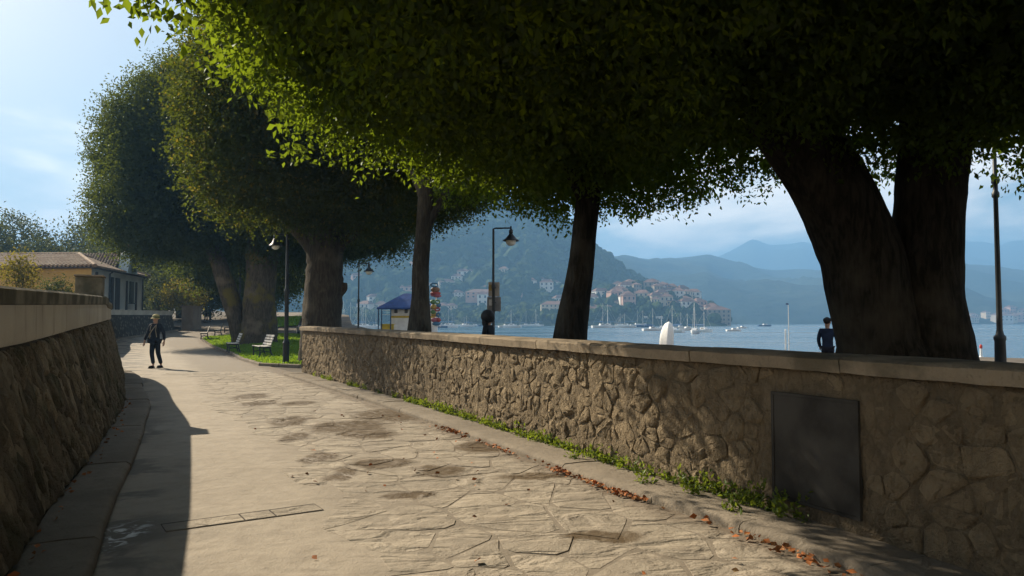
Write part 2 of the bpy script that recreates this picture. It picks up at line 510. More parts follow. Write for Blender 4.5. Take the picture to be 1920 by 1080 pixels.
def road_mat(name, c1, c2, dirt, rnd, bump):
    t = NT(name)
    big, mid, fine = t.noise(.9, 5), t.noise(5.5, 6, .6), t.noise(60, 5, .6)
    c = t.mix(t.ramp(big, .35, .65), c1, c2)
    c = t.mix(t.ramp(mid, .45, .72, 0, .6), c, dirt)
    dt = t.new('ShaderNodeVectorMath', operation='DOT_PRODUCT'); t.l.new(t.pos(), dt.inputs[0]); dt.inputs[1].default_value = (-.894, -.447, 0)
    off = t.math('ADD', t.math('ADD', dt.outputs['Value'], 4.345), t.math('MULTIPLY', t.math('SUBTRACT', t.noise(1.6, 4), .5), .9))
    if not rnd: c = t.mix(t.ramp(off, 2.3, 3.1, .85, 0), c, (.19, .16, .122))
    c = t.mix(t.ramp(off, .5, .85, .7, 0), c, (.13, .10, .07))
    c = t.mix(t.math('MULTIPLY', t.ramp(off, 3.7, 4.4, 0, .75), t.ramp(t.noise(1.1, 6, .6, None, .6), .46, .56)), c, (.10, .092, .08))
    fl = t.noise(1.0, 4, .5, t.scaled((1.9, 3.8, 3)), .9)
    c = t.mix(t.ramp(fl, .56, .68, 0, .34 if rnd else .15), c, tuple(x * .55 for x in c2))
    if rnd: c = t.mix(t.ramp(t.rnd(), 0, 1, 0, rnd, False), c, tuple(x * .55 for x in c2))
    c = t.mix(t.ramp(fine, .58, .78, 0, .5), c, tuple(x * .45 for x in c1))
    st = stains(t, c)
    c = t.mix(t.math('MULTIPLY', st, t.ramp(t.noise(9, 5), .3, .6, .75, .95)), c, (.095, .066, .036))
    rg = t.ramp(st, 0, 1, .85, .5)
    # a few spilt pale streaks beside the drain
    p = onz(206, 1012)
    sb = t.new('ShaderNodeVectorMath', operation='SUBTRACT'); t.l.new(t.pos(), sb.inputs[0]); sb.inputs[1].default_value = p
    ml = t.new('ShaderNodeVectorMath', operation='MULTIPLY'); t.l.new(sb.outputs[0], ml.inputs[0]); ml.inputs[1].default_value = (5.5, 2.2, 0)
    ln = t.new('ShaderNodeVectorMath', operation='LENGTH'); t.l.new(ml.outputs[0], ln.inputs[0])
    sp = t.math('MULTIPLY', t.ramp(ln.outputs['Value'], .5, 1.3, 1, 0), t.ramp(t.noise(7, 6, .6, None, 1.2), .5, .6))
    c = t.mix(sp, c, (.62, .62, .6))
    h = t.math('ADD', t.math('ADD', mid, t.math('MULTIPLY', t.ramp(fl, .40, .64, 1, 0), .9 if rnd else .25)), t.math('MULTIPLY', fine, .3))
    return t.principled(c, rg, t.bump(h, bump), .25)
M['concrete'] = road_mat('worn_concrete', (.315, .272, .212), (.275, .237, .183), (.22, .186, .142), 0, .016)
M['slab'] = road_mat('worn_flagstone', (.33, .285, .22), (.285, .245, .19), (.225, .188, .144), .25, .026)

LB = [LW.at(LW.len * k / 14) for k in range(0, 15)] + [Vector(p) for p in ((-19.4, 34, 0), (-27.4, 51, 0), (-28.4, 64, 0), (-33, 90, 0), (-40, 125, 0))]
RB = [RW.at(RW.len * k / 14) for k in range(0, 15)] + [Vector(p) for p in ((-8.6, 26.2, 0), (-13.4, 36, 0), (-22, 54, 0), (-28.5, 90, 0), (-34, 125, 0))]
rows = []
for i in range(len(LB) - 1):
    for k in range(10 if i < 14 else 14):
        f = k / (10 if i < 14 else 14)
        a, b = LB[i].lerp(LB[i + 1], f), RB[i].lerp(RB[i + 1], f)
        row = []
        for j in range(25):
            p = a.lerp(b, j / 24)
            p.z = gz(p.x, p.y) + .004 + .001 * mnoise.noise(Vector((p.x * .9, p.y * .9, 0)))
            row.append(tuple(p))
        rows.append(row)
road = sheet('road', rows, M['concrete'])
tag(road, kind='structure')

# irregular flagstones over the lake side half of the road
rngp = random.Random(21)
pv = cells(1.5, RW.len + 2.4, .56, 3.9, .66, .44, .46, 0, rngp, .14)
count = 0
for poly in pv:
    cx, cy = sum(p[0] for p in poly) / len(poly), sum(p[1] for p in poly) / len(poly)
    q = RW.at(cx, cy)
    edge = 2.95 + .7 * mnoise.noise(Vector((cx * .45, 3.3, 0)))
    if cy > edge: continue
    sink = rngp.choice([0, .0005, .0015, .0025])
    tl = (rngp.uniform(-.003, .003), rngp.uniform(-.003, .003))
    mb = MB()
    def f(u, v, h, cx=cx, cy=cy, tl=tl, sink=sink):
        u, v = u + .10 * mnoise.noise(Vector((u * 2.3, v * 2.3, 0))) + .045 * mnoise.noise(Vector((u * 8, v * 8, 5))), v + .10 * mnoise.noise(Vector((u * 2.3, v * 2.3, 7))) + .045 * mnoise.noise(Vector((u * 8, v * 8, 11)))
        p = RW.at(min(u, RW.len), v) if u <= RW.len else RW.at(RW.len, v) + (RW.at(RW.len, v) - RW.at(RW.len - 1, v)) * (u - RW.len)
        return Vector((p.x, p.y, .006 + h - sink + tl[0] * (u - cx) * 2 + tl[1] * (v - cy) * 2))
    stone_geo(mb, poly, f, .006, .004, .0012, rngp, .4)
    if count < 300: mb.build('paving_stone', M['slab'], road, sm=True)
    count += 1

# drain channel with its four cover slabs
A, B = onz(305, 992), onz(598, 952)
u = (B - A).normalized(); v = Vector((-u.y, u.x, 0)); L = (B - A).length
M['dark_gap'] = plain('dark_gap_tone', (.045, .036, .026), .95, .3)
mb = MB(); mb.add([A - v * .12 + Vector((0, 0, .0095)), B - v * .125 + Vector((0, 0, .0095)), B + v * .125 + Vector((0, 0, .0095)), A + v * .12 + Vector((0, 0, .0095))], [(0, 1, 2, 3)])  # flat dark sheet at road level, showing between the slabs
dr = mb.build('drain_channel', M['dark_gap'], road)
q = 0.0
for frac in (.48, .2, .32):
    w = L * frac
    mb = MB(); mb.box(A + u * (q + w / 2) - v * .012 + Vector((0, 0, -.003)), (w - .006, .215, .03), math.atan2(u.y, u.x) + rngp.uniform(-.01, .01), .006)
    mb.build('drain_slab', M['slab'], dr)
    q += w
# ------------------------------------------------------------------ kerbs
M['kerb'] = stone_mat('kerb_stone', (.26, .222, .172), (.21, .18, .14), (.15, .13, .105), bump=.012, rnd=.45)
M['curb_bed'] = M['dark_gap']
def kerb(name, path, side, w, s0, s1, zt, seed, label=None):
    rng = random.Random(seed)
    mb = MB()
    n = 60
    rows = [[path.at(s0 + (s1 - s0) * k / n, side * o, z) for o, z in ((.0, zt - .03), (w - .03, zt - .03), (w - .03, -.02))] for k in range(n + 1)]
    base = sheet(name, rows, M['curb_bed'], sm=False); tag(base, kind='structure')
    s = s0
    while s < s1 - .3:
        l = rng.uniform(1.0, 1.8)
        e = min(s1, s + l)
        dz, dw = rng.uniform(-.006, .006), rng.uniform(-.008, .008)
        prof = [(-.01, zt - .005), (w * .5, zt + .004), (w - .035, zt), (w - .004, zt - .022), (w + .004, zt * .45), (w, -.03)]
        m = MB(); vs = []; fs = []
        nn = 5
        for k in range(nn + 1):
            f = k / nn; d = s + .003 + (e - s - .006) * f
            for o, z in prof:
                p = path.at(d, side * (o + (dw if o > w * .6 else 0) + rng.uniform(-.003, .003)), z + dz + rng.uniform(-.002, .002)); vs.append(p)
        npf = len(prof)
        for k in range(nn):
            for j in range(npf - 1):
                a = k * npf + j; fs.append((a, a + 1, a + npf + 1, a + npf))
        fs.append(tuple(range(npf))); fs.append(tuple(range(nn * npf, (nn + 1) * npf)))
        m.add(vs, fs); m.build('kerb_stone', M['kerb'], base, sm=True)
        s = e
kerb('kerb', RW, 1, .52, .8, RW.len + .0, KERB_Z, 3)
kerb('kerb', LW, -1, .40, .5, LW.len - 3, KERB_Z + .01, 4)

# ------------------------------------------------------------------ parapet towards the lake
M['rubble'] = stone_mat('parapet_stone', (.47, .37, .24), (.36, .28, .18), (.21, .168, .11), bump=.11, rnd=.45, crack=.22)
M['mortar'] = stone_mat('parapet_mortar', (.33, .26, .17), (.24, .19, .126), (.26, .205, .136), bump=.11, rnd=0, crack=.22)
M['coping'] = stone_mat('coping_stone', (.31, .25, .175), (.255, .205, .145), (.20, .165, .12), bump=.012, rnd=.4, moss=(.085, .075, .052))
def rtop(s): return 1.245 + .0072 * max(0, s - 4)
S0R = .3
par = thing('stone_parapet', 'rough stone parapet with slab coping between road and lake promenade', 'wall', RW.at(8, -.2))
# mortar core: displaced sheets on both faces and the end
def core_pt(s, z, side):
    d = .022 * mnoise.noise(Vector((s * 4, z * 4, 1.7 + side))) + .018 * mnoise.noise(Vector((s * 11, z * 7, 9.1)))
    return RW.at(s, d + .006 if side == 0 else -.40 - d, z)
n = int(RW.len / .045)
rows = [[core_pt(S0R + (RW.len - S0R) * k / n, -.02 + (rtop(S0R + (RW.len - S0R) * k / n) - .08) * j / 28, 0) for j in range(29)] + [core_pt(S0R + (RW.len - S0R) * k / n, (rtop(0) - .09) * j / 3 - .02, 1) for j in (3, 2, 1, 0)] for k in range(n + 1)]
sheet('wall_core', rows, M['mortar'], par)
mb = MB()
e0, e1 = RW.at(RW.len, .0), RW.at(RW.len, -.4)
h = rtop(RW.len) - .1
mb.add([e0, e1, e1 + Vector((0, 0, h)), e0 + Vector((0, 0, h))], [(0, 1, 2, 3)])
mb.build('wall_end', M['mortar'], par)
# facing stones
PA, PB = RW.near(onz(1652, 994, .1)), RW.near(onz(1490, 948, .1))     # the dark panel sits here
PZ0, PZ1 = .2, .95
rngs = random.Random(5)
st = []
for poly in cells(S0R, RW.len, KERB_Z - .02, 1.26, .19, .17, .47, 0, rngs, .14):
    hmax = max(rtop(p[0]) for p in poly) - .105
    poly = [(a, min(b, hmax)) for a, b in poly]
    cx, cy = sum(p[0] for p in poly) / len(poly), sum(p[1] for p in poly) / len(poly)
    if cy > hmax - .04: continue
    if max(p[0] for p in poly) > PA - .02 and min(p[0] for p in poly) < PB + .02 and max(p[1] for p in poly) > PZ0 - .02 and min(p[1] for p in poly) < PZ1 + .02: continue
    st.append((cx, poly))
st.sort(key=lambda q: abs(q[0] - 6.5) if q[0] > 3.2 else 50)
rest = MB()
def rf(u, v, h):
    return RW.at(u, h + .02 * mnoise.noise(Vector((u * 9, v * 9, 0))) + .012 * mnoise.noise(Vector((u * 26, v * 20, 4))), v)
for i, (cx, poly) in enumerate(st):
    pr = rngs.uniform(.006, .026)
    if i < 300:
        m = MB(); stone_geo(m, poly, rf, .008, pr, .011, rngs, .35); m.build('stone', M['rubble'], par, sm=True)
    else: stone_geo(rest, poly, rf, .008, pr, .011, rngs, .35)
tag(rest.build('stones', M['rubble'], par, sm=True), kind='stuff')
# coping slabs
s = S0R; rngc = random.Random(9)
while s < RW.len - .2:
    e = s + rngc.uniform(1.25, 1.75)
    if RW.len - e < .7: e = RW.len + .06
    z = rtop((s + e) / 2); zz = rngc.uniform(-.006, .006)
    prof = [(.085, z - .105), (.095, z - .02), (.075, z - .002), (-.2, z + .012), (-.46, z), (-.485, z - .02), (-.48, z - .105)]
    nn = 8; vs, fs = [], []
    for k in range(nn + 1):
        d = min(s + .006 + (e - s - .012) * k / nn, RW.len + .06)
        for o, zq in prof:
            jj = rngc.uniform(-.004, .004)
            dd = min(d, RW.len)
            p = RW.at(dd, o + jj, zq + zz + rtop(d) - z + jj)
            if d > RW.len: p = p + (RW.at(RW.len) - RW.at(RW.len - .5)).normalized() * (d - RW.len)
            vs.append(p)
    m7 = len(prof)
    for k in range(nn):
        for j in range(m7):
            a, b = k * m7 + j, k * m7 + (j + 1) % m7
            fs.append((a, b, b + m7, a + m7))
    fs += [tuple(range(m7)), tuple(range(nn * m7, (nn + 1) * m7))]
    m = MB(); m.add(vs, fs); m.build('coping_stone', M['coping'], par, sm=True)
    s = e
# dark access panel let into the wall
M['panel'] = plain('slate_panel', (.052, .049, .044), .92, .5, 2.2, .006, 12, spec=.08)
def pan(o0, o1, a0, a1, z0, z1):
    m = MB(); P = [RW.at(a, o, z) for o in (o0, o1) for z in (z0, z1) for a in (a0, a1)]
    return m.add(P, [(0, 1, 3, 2), (4, 6, 7, 5), (0, 4, 5, 1), (2, 3, 7, 6), (0, 2, 6, 4), (1, 5, 7, 3)])
pn = pan(-.05, .022, PA, PB, PZ0, PZ1).build('access_panel', M['panel'], par)
pn['label'] = 'dark slate grey flat panel let into the wall'
for a0, a1, z0, z1 in ((PA - .025, PA - .002, PZ0 - .025, PZ1 + .025), (PB + .002, PB + .025, PZ0 - .025, PZ1 + .025), (PA - .002, PB + .002, PZ1 + .002, PZ1 + .025), (PA - .002, PB + .002, PZ0 - .025, PZ0 - .002)):
    pan(-.04, .027, a0, a1, z0, z1).build('panel_frame', M['panel'], pn)

# ------------------------------------------------------------------ retaining wall on the left
M['lstone'] = stone_mat('retaining_stone', (.44, .37, .255), (.29, .245, .17), (.11, .093, .067), bump=.06, moss=(.08, .085, .045), rnd=.9)
M['lmortar'] = stone_mat('retaining_mortar', (.09, .076, .055), (.065, .055, .04), (.065, .055, .04), bump=.04, rnd=0)
t = NT('cream_render')
c = t.mix(t.ramp(t.noise(1.1, 5), .35, .65), (.46, .41, .32), (.38, .335, .26))
c = t.mix(t.ramp(t.noise(1.0, 6, .6, t.scaled((6, 6, .9))), .52, .74, 0, .65), c, (.19, .17, .125))
M['render_cream'] = t.principled(c, .9, t.bump(t.noise(40, 4), .006), .15)
t = NT('mossy_coping')
c = t.mix(t.ramp(t.noise(2.3, 6), .4, .62), (.20, .175, .125), (.085, .077, .05))
M['lcoping'] = t.principled(c, .95, t.bump(t.noise(30, 5), .012), .1)
def ltop(s):
    y = LW.at(s).y
    return lerp([(0, 1.68), (4.2, 1.735), (13, 1.95), (21, 1.98), (26, 1.9)], y)
def lband(s):
    y = LW.at(s).y
    return lerp([(0, 1.20), (4.2, 1.29), (6.3, 1.325), (9, 1.42), (13, 1.53), (21, 1.6), (26, 1.55)], y)
BAT = .25
lw = thing('retaining_wall', 'battered dark stone retaining wall with cream rendered band along left of road', 'wall', LW.at(8, .2))
def lf(u, v, h):
    q = h + .018 * mnoise.noise(Vector((u * 8, v * 8, 3))) + .012 * mnoise.noise(Vector((u * 24, v * 18, 1)))
    return LW.at(u, BAT * v - q, v)
n = int(LW.len / .06)
rows = [[lf(LW.len * k / n, -.02 + (lband(LW.len * k / n) + .03) * j / 22, -.012) for j in range(23)] for k in range(n + 1)]
sheet('wall_core', rows, M['lmortar'], lw)
rngl = random.Random(15); st = []
for poly in cells(.5, LW.len - .3, KERB_Z, 1.62, .12, .30, .46, -.35, rngl, .10):
    hm = lband(max(.2, min(LW.len, poly[0][0])))
    poly = [(min(max(a, .3), LW.len), min(b, hm)) for a, b in poly]
    cx, cy = sum(p[0] for p in poly) / len(poly), sum(p[1] for p in poly) / len(poly)
    if cy > hm - .05: continue
    st.append((cx, poly))
st.sort(key=lambda q: abs(q[0] - 6.0) if q[0] > 3.5 else 50)
rest = MB()
for i, (cx, poly) in enumerate(st):
    pr = rngl.uniform(.012, .05)
    if i < 300:
        m = MB(); stone_geo(m, poly, lf, .012, pr, .010, rngl, .5); m.build('stone', M['lstone'], lw, sm=True)
    else: stone_geo(rest, poly, lf, .012, pr, .010, rngl, .5)
tag(rest.build('stones', M['lstone'], lw, sm=True), kind='stuff')
def lsweep(name, prof, mat):
    rows = []
    n = 160
    for k in range(n + 1):
        s = LW.len * k / n
        zb, zt = lband(s), ltop(s)
        rows.append([LW.at(s, o, (zt + z) if ref else (zb + z)) for ref, o, z in prof])
    o_ = sheet(name, rows, mat, lw, sm=True)
    o_.data.set_sharp_from_angle(angle=R(35))
    return o_
ob = BAT * 1.5
lsweep('render_band', [(0, ob + .3, .012), (0, ob - .035, .0), (0, ob - .05, .03), (1, ob - .045, -.14), (1, ob + .1, -.14)], M['render_cream'])
lsweep('coping_band', [(1, ob + .1, -.136), (1, ob - .075, -.136), (1, ob - .08, -.02), (1, ob - .06, .0), (1, ob + .36, .012), (1, ob + .42, -.02), (1, ob + .42, -.9)], M['lcoping'])
bs = LW.near((-6.7, 12.7))
bp = LW.at(bs, ob + .17); tn = (LW.at(bs + .3) - LW.at(bs - .3))
m = MB(); m.box((bp.x, bp.y, 2.0), (.50, .40, .52), math.atan2(tn.y, tn.x), .015); m.build('pier_block', M['lcoping'], lw)
m = MB(); m.box((bp.x, bp.y, 2.275), (.54, .44, .03), math.atan2(tn.y, tn.x), .008); m.build('pier_cap', M['coping'], lw)

# ------------------------------------------------------------------ second wall along the far bend
t = NT('far_wall_stone')
vo = t.new('ShaderNodeTexVoronoi'); vo.inputs['Scale'].default_value = 3.4; t.l.new(t.pos(), vo.inputs['Vector'])
sp = t.new('ShaderNodeSeparateColor'); t.l.new(vo.outputs['Color'], sp.inputs[0])
c = t.mix(sp.outputs[0], (.10, .09, .07), (.20, .17, .13))
c = t.mix(t.ramp(vo.outputs['Distance'], .25, .42), c, (.06, .055, .045))
M['far_stone'] = t.principled(c, .95, t.bump(t.math('SUBTRACT', 1.0, vo.outputs['Distance']), .05), .1)
M['white_band'] = plain('pale_render', (.50, .48, .42), .85, .2, 1.5)
W2 = Path([(-19.2, 34.2), (-23.4, 43), (-27.3, 51), (-28.2, 57), (-28.9, 64)])
w2 = thing('far_retaining_wall', 'stone wall with pale coping band around the far bend in front of the house', 'wall', W2.at(10, .2))
n = 60
def w2z(s): p = W2.at(s); return gz(p.x, p.y), lerp([(34, 2.3), (51, 2.40), (64, 2.5)], p.y)
rows = [[W2.at(W2.len * k / n, .2 * f, gz(*W2.at(W2.len * k / n).xy) + (w2z(W2.len * k / n)[1] - .36 - w2z(W2.len * k / n)[0]) * f) for f in (0, .25, .5, .75, 1)] for k in range(n + 1)]
sheet('stone_face', rows, M['far_stone'], w2)
rows = [[W2.at(W2.len * k / n, o, w2z(W2.len * k / n)[1] + z) for o, z in ((.3, -.36), (.15, -.36), (.14, -.04), (.1, -.04), (.1, 0), (.55, .0), (.55, -2.4))] for k in range(n + 1)]
sheet('coping_band', rows, M['white_band'], w2, sm=False)
m = MB(); a, b = W2.at(0, 0), W2.at(0, .55)
m.add([a, b, b + Vector((0, 0, 2.3)), a + Vector((0, .12, 2.3))], [(0, 1, 2, 3)]); m.build('wall_end', M['far_stone'], w2)
pw = thing('gate_pier', 'plain brown rendered wall end at the far bend of the road', 'wall', (-28.9, 66, gz(-29, 66)))
M['brown_render'] = plain('brown_render', (.20, .165, .125), .9, .25, 1.2)
p0, p1 = at(337, 600, 65.2), at(371, 600, 66.5)
m = MB(); m.box(((p0.x + p1.x) / 2, 66.4, 1.75), (p1.x - p0.x, 1.8, 2.3), 0, .03); m.build('pier', M['brown_render'], pw)
m = MB(); m.box(((p0.x + p1.x) / 2, 66.4, 2.95), (p1.x - p0.x + .16, 1.96, .09), 0, .02); m.build('pier_cap', M['brown_render'], pw)
kb = Path([(-19.2, 34.2), (-23.4, 43), (-27.3, 51), (-28.2, 57), (-28.9, 64)])
rows = [[kb.at(kb.len * k / 40, o, gz(*kb.at(kb.len * k / 40).xy) + z) for o, z in ((.05, .12), (-.35, .12), (-.36, -.05))] for k in range(41)]
tag(sheet('kerb', rows, M['kerb'], sm=False), kind='structure')

# ------------------------------------------------------------------ lawn with its kerb
LAWN = [(-7.0, 24.9), (-8.7, 26.0), (-10.8, 30.0), (-13.2, 35.4), (-17.2, 43.6), (-21.6, 52.2), (-22.3, 54.5), (-21.5, 57), (-17, 58.5), (-8, 50), (-5.6, 38), (-5.2, 27)]
def inpoly(x, y, P):
    r = False
    for (x0, y0), (x1, y1) in zip(P, P[1:] + P[:1]):
        if (y0 > y) != (y1 > y) and x < (x1 - x0) * (y - y0) / (y1 - y0) + x0: r = not r
    return r
def edge_dist(x, y, P):
    best = 9e9
    for (x0, y0), (x1, y1) in zip(P, P[1:] + P[:1]):
        dx, dy = x1 - x0, y1 - y0; q = max(0, min(1, ((x - x0) * dx + (y - y0) * dy) / (dx * dx + dy * dy)))
        best = min(best, math.hypot(x - x0 - q * dx, y - y0 - q * dy))
    return best
def lawnz(x, y, P): return gz(x, y) + .09 + .16 * smooth(0, 3.0, edge_dist(x, y, P))
M['turf'] = plain('turf', (.075, .145, .018), .95, .35, 1.6, .03, 14, spec=.05)
M['blade'] = leaf_mat('grass_blade', (.08, .165, .014), (.13, .22, .022), (.32, .48, .03), .4, 1.2)
def lawn(P, nb, seed):
    st = .55
    x0, x1 = min(p[0] for p in P), max(p[0] for p in P); y0, y1 = min(p[1] for p in P), max(p[1] for p in P)
    bm = bmesh.new()
    vs = [bm.verts.new((x, y, gz(x, y) + .07)) for x, y in P]
    f = bm.faces.new(vs)
    bmesh.ops.triangulate(bm, faces=[f])
    for _ in range(3): bmesh.ops.subdivide_edges(bm, edges=bm.edges[:], cuts=1, use_grid_fill=True)
    for v in bm.verts: v.co.z = lawnz(v.co.x, v.co.y, P)
    me = bpy.data.meshes.new('lawn'); bm.to_mesh(me); bm.free()
    me.polygons.foreach_set('use_smooth', [True] * len(me.polygons))
    lo = link('lawn', me, M['turf']); tag(lo, kind='structure')
    rg = random.Random(seed); mb = MB()
    k = 0
    while k < nb:
        x, y = rg.uniform(x0, x1), rg.uniform(y0, y1)
        if not inpoly(x, y, P): continue
        k += 1
        z = lawnz(x, y, P); a = rg.uniform(0, 6.28); w = .02 + .0006 * y; h = rg.uniform(.05, .12)
        l = Vector((rg.uniform(-.05, .05), rg.uniform(-.05, .05), h))
        b = Vector((x, y, z - .01)); d = Vector((math.cos(a) * w, math.sin(a) * w, 0))
        mb.add([b - d, b + d, b + l], [(0, 1, 2)])
    me = bpy.data.meshes.new('grass'); me.from_pydata(mb.v, [], mb.f); me.update()
    return link('grass', me, M['blade']), lo
gr, _ = lawn(LAWN, 26000, 4)
tag(gr, 'bright green mown grass of the island beside the benches', 'grass', kind='stuff')
LAWN2 = [(-27.2, 72), (-29.5, 88), (-31, 100), (-24, 100), (-20, 80), (-22, 70)]
gr2, _ = lawn(LAWN2, 6000, 5)
tag(gr2, 'strip of grass farther along the avenue', 'grass', kind='stuff')
def lawn_kerb(P, closed=True, nmax=99):
    base = None; rg = random.Random(6)
    for (x0, y0), (x1, y1) in list(zip(P, P[1:] + P[:1]))[:nmax]:
        a, b = Vector((x0, y0, 0)), Vector((x1, y1, 0)); d = (b - a); L = d.length; n = max(1, round(L / 1.1)); d.normalize()
        for k in range(n):
            c = a + d * (L * (k + .5) / n); c.z = gz(c.x, c.y) + .045
            m = MB(); m.box(c, (L / n - .02, .17, .13 + rg.uniform(-.01, .01)), math.atan2(d.y, d.x) + rg.uniform(-.015, .015), .02)
            if base is None: base = m.build('kerb', M['kerb']); tag(base, kind='structure')
            else: m.build('kerb_stone', M['kerb'], base)
lawn_kerb(LAWN, nmax=7)
lawn_kerb(LAWN2, nmax=2)
# ------------------------------------------------------------------ trees
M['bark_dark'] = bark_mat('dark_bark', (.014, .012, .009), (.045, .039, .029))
M['bark_mid'] = bark_mat('brown_bark', (.035, .029, .021), (.075, .064, .047))
M['bark_moss'] = bark_mat('mossy_bark', (.045, .037, .027), (.095, .08, .058), (.12, .10, .022))
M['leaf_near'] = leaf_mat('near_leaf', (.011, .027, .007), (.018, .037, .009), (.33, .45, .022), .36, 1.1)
M['leaf_mid'] = leaf_mat('avenue_leaf', (.014, .026, .013), (.025, .038, .015), (.26, .32, .03), .22, .7)
M['leaf_warm'] = leaf_mat('turning_leaf', (.05, .058, .02), (.095, .075, .02), (.36, .30, .03), .4, .9)
M['leaf_far'] = leaf_mat('background_leaf', (.045, .058, .028), (.07, .078, .034), (.14, .16, .04), .3, .35)

def unit(a): return a / np.maximum(1e-9, np.linalg.norm(a, axis=1))[:, None]
def wav(P, sc, seed):
    """cheap smooth noise in -1..1"""
    r = np.random.default_rng(seed); out = np.zeros(len(P))
    for k in range(5):
        d = r.normal(size=3); d /= np.linalg.norm(d)
        out += np.sin(P @ d * sc * r.uniform(.7, 1.6) + r.uniform(0, 6.28))
    return out / 3.2
def leaf_frames(C, out, n_per, spread, size, droop=.35, rng=NR):
    """sprays of leaves: C clump centres, out outward directions -> base, axis, side, normal, length"""
    N = len(C) * n_per
    c = np.repeat(C, n_per, 0); o = np.repeat(out, n_per, 0)
    tw = unit(o + rng.normal(size=C.shape).repeat(n_per, 0).reshape(N, 3) * .6)
    tt = np.tile(np.linspace(-.5, .5, n_per), len(C))[:, None]
    base = c + tw * tt * spread * 2 + rng.normal(size=(N, 3)) * spread * .32
    ax = unit(tw * .5 + rng.normal(size=(N, 3)) * .75 + np.array([0, 0, -droop]))
    sd = unit(np.cross(ax, rng.normal(size=(N, 3)) * .8 + np.array([0, 0, 1.0])))
    nm = np.cross(sd, ax)
    L = size * rng.uniform(.65, 1.25, N)
    return base, ax, sd, nm, L
def leaf_mesh(name, fr, wid=.27):
    base, ax, sd, nm, L = fr
    N = len(base); l = L[:, None]; wid = np.where(l > .24 if wid == .27 and N > 60000 else l > 9, .45, wid)
    V = np.empty((N, 4, 3), np.float32)
    V[:, 0] = base; V[:, 1] = base + ax * l * .45 + sd * l * wid + nm * l * .08
    V[:, 2] = base + ax * l - nm * l * .06; V[:, 3] = base + ax * l * .45 - sd * l * wid + nm * l * .08
    me = bpy.data.meshes.new(name)
    me.vertices.add(N * 4); me.vertices.foreach_set('co', V.ravel())
    b = (np.arange(N) * 4)[:, None]
    idx = np.concatenate([b, b + 2, b + 1, b, b + 3, b + 2], 1).astype(np.int32)
    me.loops.add(N * 6); me.loops.foreach_set('vertex_index', idx.ravel())
    me.polygons.add(N * 2); me.polygons.foreach_set('loop_start', np.arange(0, N * 6, 3, dtype=np.int32))
    try: me.polygons.foreach_set('loop_total', np.full(N * 2, 3, np.int32))
    except Exception: pass
    me.update(calc_edges=True)
    return me
def cat(*fr): return tuple(np.concatenate(q) for q in zip(*fr))
def sel(fr, m): return tuple(q[m] for q in fr)

class Crown:
    """a lumpy union of ellipsoids: list of (cx, cy, cz, rx, ry, rz, turn)"""
    def __init__(s, E, lump=.12, lsc=1.1, seed=1, zmin=None, zjit=.3):
        s.E, s.lump, s.lsc, s.seed, s.zmin, s.zjit = E, lump, lsc, seed, zmin, zjit
    def depth(s, P):
        """metres inside the surface (positive inside) and outward direction"""
        best = np.full(len(P), -1e9); out = np.zeros_like(P)
        for cx, cy, cz, rx, ry, rz, a in s.E:
            q = P - np.array([cx, cy, cz]); ca, sa = math.cos(a), math.sin(a)
            x, y = q[:, 0] * ca + q[:, 1] * sa, -q[:, 0] * sa + q[:, 1] * ca
            u = np.stack([x / rx, y / ry, q[:, 2] / rz], 1); r = np.linalg.norm(u, axis=1)
            d = (1 - r) * min(rx, ry, rz); m = d > best
            best[m] = d[m]
            g = np.stack([x / rx ** 2, y / ry ** 2, q[:, 2] / rz ** 2], 1)
            g = np.stack([g[:, 0] * ca - g[:, 1] * sa, g[:, 0] * sa + g[:, 1] * ca, g[:, 2]], 1)
            out[m] = unit(g + 1e-9)[m]
        R0 = min(e[3] for e in s.E)
        best = best + R0 * s.lump * (wav(P, s.lsc, s.seed) + .5 * wav(P, s.lsc * 2.9, s.seed + 5))
        if s.zmin is not None:
            zb = s.zmin + s.zjit * wav(P * np.array([1, 1, 0]), 1.3, s.seed + 9)
            dz = P[:, 2] - zb
            m = dz < best; best = np.where(m, dz, best); out[m] = np.array([0, 0, -1.0])
        return best, out
    def sample(s, n, thick, lo=0.0, rng=NR):
        lo3 = np.array([min(e[0] - max(e[3], e[4]) for e in s.E), min(e[1] - max(e[3], e[4]) for e in s.E), min(e[2] - e[5] for e in s.E)]) - .5
        hi3 = np.array([max(e[0] + max(e[3], e[4]) for e in s.E), max(e[1] + max(e[3], e[4]) for e in s.E), max(e[2] + e[5] for e in s.E)]) + .5
        got, go, k = [], [], 0
        while k < n:
            P = rng.uniform(lo3, hi3, (40000, 3)); d, o = s.depth(P)
            m = (d > lo) & (d < thick)
            got.append(P[m]); go.append(o[m]); k += int(m.sum())
        return np.concatenate(got)[:n], np.concatenate(go)[:n]
def crown_mesh(cr, n, per, spread, size, thick, nin, sin, name='crown', droop=.35):
    C, o = cr.sample(n, thick); fr = leaf_frames(C, o, per, spread, size, droop)
    C3, o3 = cr.sample(n // 11, 0.0, -size * 2.4); fr = cat(fr, leaf_frames(C3, o3, per + 2, spread * 1.25, size, -.1))
    if nin:
        C2, o2 = cr.sample(nin, 50, thick * .7); fr = cat(fr, leaf_frames(C2, o2, 1, sin * .3, sin, droop))  # larger inner leaves added so that the crown blocks light
    return leaf_mesh(name, fr)
